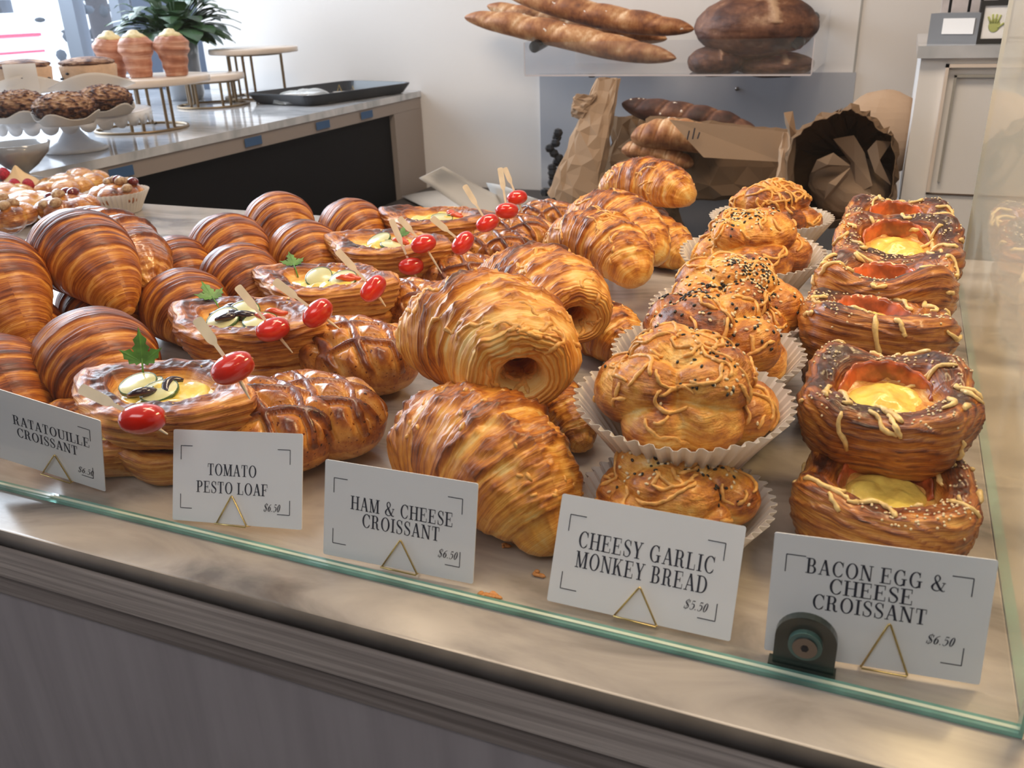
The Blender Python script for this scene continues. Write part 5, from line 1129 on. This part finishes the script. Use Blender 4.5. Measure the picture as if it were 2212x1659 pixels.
# breads on the shelf
zt_ = zs + .034
A = aty(1003, 44, 2.56); B = aty(1462, 132, 2.50)
baguette(A, (B[0], B[1], max(B[2], zt_ + .01)), .040, 'longest baguette resting in front on the acrylic shelf, tip over its left end', 1, grp='baguettes on the acrylic shelf')
A = aty(1090, -8, 2.64); B = aty(1500, 62, 2.60); baguette(A, B, .038, 'baguette lying on top of the front one, its tip touching the round loaf', 2, grp='baguettes on the acrylic shelf')
A = aty(1052, 14, 2.74); B = aty(1440, 90, 2.72); baguette(A, B, .038, 'baguette at the back of the acrylic shelf, only its left tip showing', 3, grp='baguettes on the acrylic shelf')
def boule(px, py, Y, rxy, h, label, seed, rot=0.):
    c = aty(px, py, Y); root = empty('round_loaf', (c[0], Y, c[2]), (0, 0, rot), label, 'bread', 'dark round loaves on the shelf')
    P, cr, w, D = star_blob([(0, 0, 0)], [.01], 1., 80, 110, 1, .03, seed, 60)
    P = P * np.array([rxy, rxy * .85, h]); ang = D[..., 0] * 1.6 + .5 * D[..., 1]; ear = np.exp(-((ang - .15 + .25 * w) / .12) ** 2) * (D[..., 2] > .1); P = P * (1 + .045 * ear[..., None])
    Grid(P, .50 + .55 * w - .55 * ear, 1, 1).build('crust', M['boule'], root); return root
boule(1632, 56, 2.56, .160, .082, 'big dark round loaf with scored crust on the shelf', 5)
boule(1545, 132, 2.52, .075, .040, 'smaller dark loaf under the big round one, at its left', 6)
boule(1672, 139, 2.58, .105, .034, 'dark flat loaf squeezed under the big round one, at the right', 7)
boule(1655, -78, 2.62, .150, .070, 'dark loaf on top, mostly above the picture', 8)
# ------------------------------------------------------------ paper bags on the table
def bag(quad, label, dirv, seed, name='paper_bag', open_=True, crump=.010, mat='kraft', grp='brown paper bread bags', nseg=12, ell=.5):
    """flattened paper sleeve from end a to end b: quad = two bottom corners, two top corners (world)"""
    a0, a1, b1, b0 = [np.array(q, float) for q in quad]; c = (a0 + a1 + b0 + b1) / 4; th_ = np.array(dirv, float); k = 20; V = []
    rs = np.random.RandomState(seed)
    for i in range(nseg + 1):
        f = i / nseg; l = a0 * (1 - f) + b0 * f; r = a1 * (1 - f) + b1 * f; m = (l + r) / 2; hw = (r - l) / 2
        for j in range(k):
            t = 2 * math.pi * j / k; cs, sn = math.cos(t), math.sin(t); p = m + hw * np.sign(cs) * abs(cs) ** .6 + th_ * np.sign(sn) * abs(sn) ** .7 * (.5 + .5 * math.sin(math.pi * min(f * 1.1, 1)) )
            V.append(p - c + (rs.rand(3) - .5) * crump * 1.6)
    Fc = []
    for i in range(nseg):
        for j in range(k):
            a, b, d, e = i * k + j, i * k + (j + 1) % k, (i + 1) * k + (j + 1) % k, (i + 1) * k + j; Fc += [(a, b, d), (a, d, e)] if (i + j) % 2 else [(a, b, e), (b, d, e)]
    if not open_: Fc += [tuple(nseg * k + j for j in range(k))]
    o = mesh_np(name, V, Fc, (M[mat],), None, False); o.location = Vector([float(x) for x in c]); o.modifiers.new('paper', 'SOLIDIFY').thickness = .0009; tag(o, label, 'paper bag', grp); return o
Yb = 2.15
bag([aty(1185, 420, Yb), aty(1290, 470, Yb), aty(1338, 170, Yb + .1), aty(1290, 172, Yb + .1)], 'tall pale paper bag leaning upright below the acrylic shelf', (0, .035, 0), 1, crump=.006)
bag([aty(1235, 250, Yb + .06), aty(1262, 262, Yb + .06), aty(1290, 205, Yb + .06), aty(1240, 205, Yb + .06)], 'folded top corner of paper left of the tall bag', (0, .02, 0), 2, crump=.004, grp=None)
bag([aty(1300, 470, Yb + .12), aty(1480, 500, Yb + .12), aty(1400, 250, Yb + .2), aty(1330, 255, Yb + .2)], 'brown paper bag in shade right of the tall pale bag', (0, .05, 0), 3, mat='kraft_shaded')
bag([aty(1735, 430, Yb + .06), aty(1735, 283, Yb + .06), aty(1400, 250, Yb + .06), aty(1420, 430, Yb + .06)], 'wide brown paper bag lying on its side with baguette ends sticking out', (0, .07, 0), 4, crump=.006, mat='kraft_shaded')
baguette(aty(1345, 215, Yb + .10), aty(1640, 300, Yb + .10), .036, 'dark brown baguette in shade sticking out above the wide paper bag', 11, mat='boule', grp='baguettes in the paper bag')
baguette(aty(1363, 290, Yb - .04), aty(1560, 310, Yb - .02), .042, 'reddish floured baguette end sticking out of the wide paper bag', 12, grp='baguettes in the paper bag')
baguette(aty(1342, 328, Yb - .03), aty(1500, 345, Yb - .02), .030, 'baguette end with pale bottom below the reddish one', 13, grp='baguettes in the paper bag')
# loose flap of paper with a handwritten mark
F0 = [aty(1445, 258, Yb - .16), aty(1700, 285, Yb - .14), aty(1690, 350, Yb - .14), aty(1520, 340, Yb - .16)]; c = sum(F0) / 4
o = mesh_np('paper_flap', [q - c for q in F0], [(0, 1, 2, 3)], (M['kraft'],), None, False); o.location = Vector([float(a) for a in c]); o.modifiers.new('paper', 'SOLIDIFY').thickness = .0009; tag(o, 'light paper flap with a dark handwritten mark on the wide bag', 'paper')
mk = MB()
for dx, dz, hh_ in ((-.012, 0, .02), (0, .004, .024), (.011, 0, .014)): mk.tube([(dx, -.0035, dz - hh_ / 2), (dx + .004, -.0035, dz + hh_ / 2)], .0016, 5)
q = aty(1497, 292, Yb - .165) - c; t = mk.build('handwriting', M['ink'], o, False); t.location = (q[0], q[1], q[2])
# crumpled bags: stiff folded paper with deep hollows
def crumpled(px, py, Y, r, label, seed, zs_=.9, mat='kraft', ncr=9, hollows=(), sx=1.12):
    c = aty(px, py, Y); root = empty('crumpled_paper_bag', (c[0], Y, c[2]), (0, 0, 0), label, 'paper bag', 'crumpled paper bags at the right'); nu, nv = 22, 30
    ph = np.linspace(.02, math.pi - .02, nu)[:, None]; th = np.linspace(0, 2 * math.pi, nv)[None]; D = np.stack([np.sin(ph) * np.cos(th), np.sin(ph) * np.sin(th), np.cos(ph) + 0 * th], 2)
    rs = np.random.RandomState(seed); d = np.zeros((nu, nv))
    for k in range(ncr):
        n = rs.randn(3); n /= np.linalg.norm(n); d += np.abs(D @ n + rs.uniform(-.4, .4)) * .22
    for k in range(10):
        n = rs.randn(3); n /= np.linalg.norm(n); d += np.maximum(0, D @ n - rs.uniform(.2, .7)) * .16
    d = (d - d.min()) / (d.max() - d.min()); q = .64 + .40 * d
    for (pts, wd, dep) in hollows:
        A = [aty(x_, y_, Y - r * .75) - c for x_, y_ in pts]; dm = np.full((nu, nv), 9.)
        for a_, b_ in zip(A[:-1], A[1:]):
            for t in np.linspace(0, 1, 9): e = a_ * (1 - t) + b_ * t; e = e / np.array([sx, .8, zs_]); e /= np.linalg.norm(e); dm = np.minimum(dm, np.arccos(np.clip(D @ e, -1, 1)))
        q = q - dep * (1 - sstep(wd * .75, wd * 1.1, dm))
    P = D * (r * q)[..., None] * np.array([sx, .8, zs_])
    g = Grid(P, 0 * d); o = g.build('crumpled_body', M[mat], root)
    for pl in o.data.polygons: pl.use_smooth = False
    return root, c
# the front bag lies open towards the shop: an irregular mouth, a deep inside and stiff folds across it
mouth = [(1702, 440), (1700, 350), (1714, 296), (1760, 262), (1806, 244), (1838, 236), (1872, 250), (1902, 280), (1926, 292), (1934, 340), (1926, 420), (1880, 470), (1800, 480)]
mc = aty(1825, 360, 2.0); rb = empty('crumpled_paper_bag', (mc[0], mc[1], mc[2]), (0, 0, 0), 'crumpled brown paper bag lying open with a dark mouth, front right', 'paper bag', 'crumpled paper bags at the right')
mp_ = []
for a_, b_ in zip(mouth, mouth[1:] + mouth[:1]):
    for t in (0, .25, .5, .75): mp_.append((a_[0] * (1 - t) + b_[0] * t, a_[1] * (1 - t) + b_[1] * t))
cxm, cym = np.mean([p[0] for p in mp_]), np.mean([p[1] for p in mp_]); V = []; rs = np.random.RandomState(5); kk = len(mp_)
for r_i, (sc_, yy) in enumerate([(.99, 1.81), (1.02, 1.84), (1.06, 1.90), (1.03, 1.97), (.97, 2.04), (.85, 2.10), (.6, 2.14), (.2, 2.16)]):
    for p_ in mp_: V.append(aty(cxm + (p_[0] - cxm) * sc_, cym + (p_[1] - cym) * sc_, yy + .0) - mc + (rs.rand(3) - .5) * (.005 if r_i < 2 else .016))
Fc = []
for i in range(7):
    for j in range(kk):
        a, b, d, e = i * kk + j, i * kk + (j + 1) % kk, (i + 1) * kk + (j + 1) % kk, (i + 1) * kk + j; Fc += [(a, b, d), (a, d, e)] if (i + j) % 2 else [(a, b, e), (b, d, e)]
Fc.append(tuple(7 * kk + j for j in range(kk)))
o = mesh_np('bag_body', V, Fc, (M['kraft_shaded'],), rb, False); o.modifiers.new('paper', 'SOLIDIFY').thickness = .001
def bagfold(pts, name):
    Q = [aty(px, py, Y) - mc for px, py, Y in pts]; c_ = sum(Q) / len(Q) + np.array([0, -.012, 0]); n = len(Q)
    o = mesh_np(name, Q + [c_], [(i, (i + 1) % n, n) for i in range(n)], (M['kraft'],), rb, False); o.modifiers.new('paper', 'SOLIDIFY').thickness = .0012
bagfold([(1752, 372, 1.86), (1765, 345, 1.84), (1800, 330, 1.83), (1836, 357, 1.84), (1795, 358, 1.86)], 'paper_fold')
bagfold([(1800, 300, 1.92), (1845, 292, 1.90), (1868, 330, 1.88), (1885, 400, 1.86), (1850, 420, 1.88), (1838, 350, 1.90)], 'paper_fold')
bagfold([(1874, 325, 1.85), (1893, 303, 1.84), (1925, 306, 1.86), (1888, 322, 1.86), (1905, 370, 1.85), (1925, 400, 1.86), (1890, 372, 1.85)], 'paper_fold')
bagfold([(1790, 395, 1.84), (1836, 362, 1.84), (1830, 380, 1.85), (1795, 420, 1.86), (1780, 430, 1.86)], 'paper_fold')
wad, cr_, w_, D_ = star_blob([(0, 0, 0)], [.01], .095, 26, 36, .85, .004, 8, 60); rs = np.random.RandomState(3); dd = np.zeros(wad.shape[:2])
for k in range(9): n_ = rs.randn(3); n_ /= np.linalg.norm(n_); dd += np.abs(D_ @ n_ + rs.uniform(-.3, .3)) * .2
wad = wad * (.55 + .5 * dd / dd.max())[..., None] + (aty(1835, 405, 1.95) - mc)
o = Grid(wad, 0 * dd).build('crumpled_inner_paper', M['kraft'], rb)
for pl in o.data.polygons: pl.use_smooth = False
bagfold([(1693, 243, 1.84), (1712, 240, 1.85), (1720, 290, 1.86), (1708, 300, 1.86), (1697, 266, 1.85)], 'paper_fold')
crumpled(1902, 285, 2.28, .100, 'tan crumpled paper bag behind, against the white cabinet', 33, 1.1)
bag([aty(1668, 440, 1.86), aty(1712, 445, 1.86), aty(1716, 285, 1.90), aty(1690, 292, 1.90)], 'creased pale paper bag corner standing left of the crumpled bag', (0, .02, 0), 7, crump=.005, nseg=6)
# black twig-like object beside the tall bag
p = aty(1196, 352, 2.2); mb = MB(); rnd = random.Random(2)
for k in range(14): mb.blob((rnd.uniform(-.014, .014) + (k - 7) * .002, rnd.uniform(-.01, .01), (k - 7) * .013), (.014, .012, .012), 6, 4)
o = mb.build('dark_dried_herb', M['black_plastic'], None, False); o.location = Vector([float(a) for a in p]); tag(o, 'ragged dark bundle behind the left edge of the tall paper bag', 'bundle')
# ------------------------------------------------------------ white cabinet with things on it
YC = 1.95
a = aty(1990, 125, YC); b_ = aty(2350, 120, YC); zt2 = a[2]; cb = empty('white_cabinet', (a[0] + .3, YC, ZF), (0, 0, 0), 'white panelled cabinet with a grey marble top at the right', 'cabinet')
def cq(mb, name, mat, par=None):
    o = mb.build(name, mat, par or cb, False); 
    if par is None: o.location = (-(a[0] + .3), -YC, -ZF)
    return o
x0 = a[0]; x1 = x0 + .75
zlow = aty(1970, 110, YC)[2]
cq(MB().box(x0, x1, YC, YC + .5, ZF + .02, zt2 - .0), 'cabinet_body', M['white_paint'])
cq(MB().box(x0 - .008, x1, YC - .014, YC + .5, zt2, zt2 + .022), 'marble_top', M['marble_white'])
xs = x0 + .045; zp = aty(2040, 138, YC)[2]; zq = aty(1990, 412, YC)[2]
cream = simple('cream_frame_paint', (.74, .63, .54), .5)
cq(MB().box(xs, xs + .006, YC - .012, YC, zq, zp).box(xs, x1, YC - .012, YC, zp - .006, zp), 'door_molding', cream)
cq(MB().box(xs + .018, xs + .022, YC - .008, YC, zq + .02, zp - .02).box(xs + .018, x1, YC - .008, YC, zp - .024, zp - .019), 'inner_molding', simple('molding_shade_grey', (.35, .33, .29), .6))  # grey tone puts the molding's shade into its colour
cq(MB().box(xs, x1, YC - .0035, YC, zq - .006, zq - .003), 'door_gap_shade', M['gap_shade'])  # raised dark strip stands in for the shade in the door gap
ztp = zt2 + .022
# wire rack, framed handprint, red scale-like gadget, white slip, grey box
rk = empty('wire_rack', (x0 + .04, YC + .10, ztp), (0, 0, 0), 'dark wire rack on the white cabinet top', 'rack')
for dx, dy in ((0, 0), (.035, .02), (.058, .05), (.20, .05)):
    mb = MB(); mb.tube([(dx, dy, 0), (dx, dy, .35)], .003, 6); mb.build('post', M['black_metal'], rk)
mb = MB(); mb.tube([(0, 0, .004), (.058, .05, .004), (.20, .05, .004)], .003, 6); mb.build('bottom_rail', M['black_metal'], rk)
bk = empty('backdrop_board', (x0 + .20, YC + .30, ztp), (0, 0, 0), 'mottled grey-pink board standing behind the wire rack', 'board'); MB().box(-.17, .35, -.01, .01, 0, .5).build('board_face', simple('mottled_board', (.46, .42, .42), .7, noise=.35, nscale=14), bk, False)
fr = empty('picture_frame', (x0 + .118, YC + .03, ztp), (-.12, 0, 0), 'small black frame with a green handprint on white', 'picture frame')
fw, fh = .056, .076
MB().box(-fw / 2, fw / 2, -.004, .004, 0, .009).box(-fw / 2, fw / 2, -.004, .004, fh - .009, fh).box(-fw / 2, -fw / 2 + .008, -.004, .004, .009, fh - .009).box(fw / 2 - .008, fw / 2, -.004, .004, .009, fh - .009).build('frame', M['black_metal'], fr, False)
MB().box(-fw / 2 + .008, fw / 2 - .008, -.001, .001, .009, fh - .009).build('print', M['card'], fr, False)
mb = MB(); mb.blob((0, -.002, .032), (.010, .001, .012), 12, 8)
for k, (dx, dz, L) in enumerate([(-.008, .010, .010), (-.0035, .013, .012), (.001, .013, .012), (.0055, .012, .011)]): mb.tube([(dx * .8, -.002, .036), (dx * 1.5, -.002, .034 + dz + L * .4)], .0019, 6)
mb.tube([(.006, -.002, .028), (.0155, -.002, .036)], .002, 6); mb.build('handprint', simple('green_paint', (.42, .46, .16), .7), fr)
gb = empty('grey_box', (x0 + .055, YC + .07, ztp), (0, 0, -.35), 'dark grey box with a white label on the cabinet, behind the frame', 'box'); MB().box(-.04, .05, -.03, .03, 0, .055).build('box_body', simple('grey_card', (.20, .21, .23), .5), gb, False)
MB().box(-.015, .042, -.0315, -.0305, .018, .046).build('label', M['card'], gb, False)
rg = empty('red_gadget', (x0 + .118, YC + .14, ztp), (0, 0, 0), 'dark red and black desk device behind the frame', 'device'); MB().box(-.03, .035, -.01, .01, .105, .125).build('head', simple('dark_red', (.22, .03, .04), .5), rg, False); MB().box(.008, .022, -.01, .01, 0, .105).box(-.03, .03, -.02, .02, 0, .006).build('post', M['black_plastic'], rg, False)
# ------------------------------------------------------------ where each pastry finally rests: x, y, z, size
PLACE = {
    'butter croissant low behind': (-0.5977, 0.4894, -0.0064, 0.9923),
    'butter croissant right of the big': (-0.6403, 0.6433, -0.0055, 0.8564),
    'butter croissant in the right column, third': (-0.65, 0.7421, -0.0055, 0.8597),
    'butter croissant in the right column, fourth': (-0.6434, 0.8567, -0.0055, 0.8625),
    'butter croissant at the back right': (-0.6541, 0.9797, -0.0055, 0.8698),
    'butter croissant just behind': (-0.7599, 0.7631, -0.0047, 0.8322),
    'butter croissant in the left column': (-0.7361, 0.8287, -0.0061, 0.9656),
    'palest butter': (-0.7679, 0.973, -0.0059, 0.9227),
    'largest glossy': (-0.7337, 0.6155, 0.0467, 0.8394),
    'butter croissant on top at the left edge': (-0.7568, 0.5319, 0.0467, 0.8398),
    'butter croissant at the left edge just above': (-0.6519, 0.4358, 0.0015, 0.7602),
    'big front ham': (-0.2541, 0.5387, 0.0393, 0.9334),
    'ham and cheese croissant standing at the front': (-0.219, 0.447, 0.0005, 0.78),
    'ham and cheese croissant on the marble under': (-0.2172, 0.5717, -0.0024, 0.6358),
    'ham and cheese croissant low in the middle': (-0.2275, 0.7346, -0.0027, 0.7349),
    'ham and cheese croissant low at the back': (-0.2554, 1.0496, -0.003, 0.823),
    'ham and cheese croissant under the far': (-0.3086, 1.1621, -0.0018, 0.7874),
    'ham and cheese croissant on top, directly': (-0.2654, 0.6712, 0.0383, 0.8698),
    'ham and cheese croissant on top with a plump': (-0.2684, 0.8562, 0.0437, 0.8312),
    'ham and cheese croissant on top, fourth': (-0.2777, 0.9496, 0.0425, 0.853),
    'golden ham': (-0.2983, 1.1386, 0.0496, 0.8147),
    'largest monkey bread': (-0.1003, 0.4961, 0.0359, 0.8795),
    'monkey bread at the bottom front': (-0.0934, 0.4529, -0.0003, 0.8626),
    'monkey bread on top, second': (-0.1036, 0.5912, 0.036, 0.998),
    'monkey bread densely': (-0.1036, 0.6906, 0.0372, 0.9689),
    'seeded monkey': (-0.1126, 0.8585, 0.0373, 1.0178),
    'monkey bread at the very back': (-0.1167, 1.0268, 0.0347, 1.0043),
    'bacon egg croissant on top at the front': (0.018, 0.5431, 0.0372, 0.8679),
    'bacon egg croissant lowest': (0.0228, 0.4872, 0, 0.8759),
    'bacon egg croissant on top, second': (0.0044, 0.6636, 0.0391, 0.9576),
    'bacon egg croissant with upturned': (0.0123, 0.7589, 0.0377, 0.9821),
    'bacon egg croissant with pale': (0.0164, 0.8888, 0.0406, 0.9996),
    'bacon egg croissant at the very back': (0.0164, 1.016, 0.036, 0.9635),
    'ratatouille croissant lowest': (-0.5158, 0.4216, 0, 0.9944),
    'large ratatouille': (-0.4623, 0.4289, 0.0312, 1.0649),
    'ratatouille croissant with dark egg': (-0.512, 0.5837, 0.0249, 1.183),
    'ratatouille croissant with parsley': (-0.5155, 0.714, 0.0249, 1.0931),
    'ratatouille croissant with fanned': (-0.5284, 0.8559, 0.0249, 1.1426),
    'ratatouille croissant farthest': (-0.5318, 0.9979, 0.0249, 1.0903),
    'tomato pesto loaf at the front': (-0.3976, 0.4517, 0, 0.9362),
    'tomato pesto loaf, second': (-0.3717, 0.4836, -0, 0.8756),
    'tomato pesto loaf, third': (-0.4045, 0.5948, -0.0002, 0.924),
    'dark tomato pesto loaf': (-0.4367, 0.7523, 0, 0.7291),
    'tomato pesto loaf in the middle': (-0.4286, 0.8522, -0.0001, 0.7812),
    'tomato pesto loaf behind the middle': (-0.4355, 0.9637, -0.0001, 0.7787),
    'tomato pesto loaf second from the back': (-0.4363, 1.0504, 0, 0.7459),
    'tomato pesto loaf at the very back': (-0.4386, 1.1586, 0, 0.7035),
}
UNDER = {'butter croissant under the big one': ('largest glossy', .86), 'butter croissant hidden low': ('butter croissant on top at the left edge', .86),
    'ratatouille croissant underneath the large': ('large ratatouille', .95), 'ratatouille croissant underneath the eggplant': ('ratatouille croissant with dark egg', .95), 'ratatouille croissant underneath the red': ('ratatouille croissant with parsley', .95),
    'ratatouille croissant underneath the zucchini': ('ratatouille croissant with fanned', .95), 'ratatouille croissant underneath the farthest': ('ratatouille croissant farthest', .95)}
TOP = [o for o in bpy.data.objects if o.parent is None and o.get('label')]
def find(pre): return next(o for o in TOP if o['label'].startswith(pre))
for pre, (x, y, z, s) in PLACE.items():
    o = find(pre); o.location = (x, y, z); o.scale = (s, s, s)
for pre, (q, s) in UNDER.items():
    o = find(pre); u = find(q); k = 1. if 'croissant under' not in pre else 1.; o.location = (u.location.x + .006, u.location.y + .004, 0 if 'ratatouille' in pre else o.location.z * s); o.scale = (s, s, s * (.9 if 'ratatouille' in pre else .9))
hid = [o for o in TOP if o['label'].startswith('monkey bread hidden')]
for o, q in zip(hid, ('monkey bread on top, second', 'monkey bread densely', 'seeded monkey')):
    u = find(q); o.location = (u.location.x + .004, u.location.y + .006, 0); o.scale = (.9, .9, .72)
hid = [o for o in TOP if o['label'].startswith('bacon egg croissant hidden')]
for o, q in zip(hid, ('bacon egg croissant on top, second', 'bacon egg croissant with upturned', 'bacon egg croissant with pale', 'bacon egg croissant at the very back')):
    u = find(q); o.location = (u.location.x, u.location.y + .004, 0); o.scale = (.85, .85, .72)
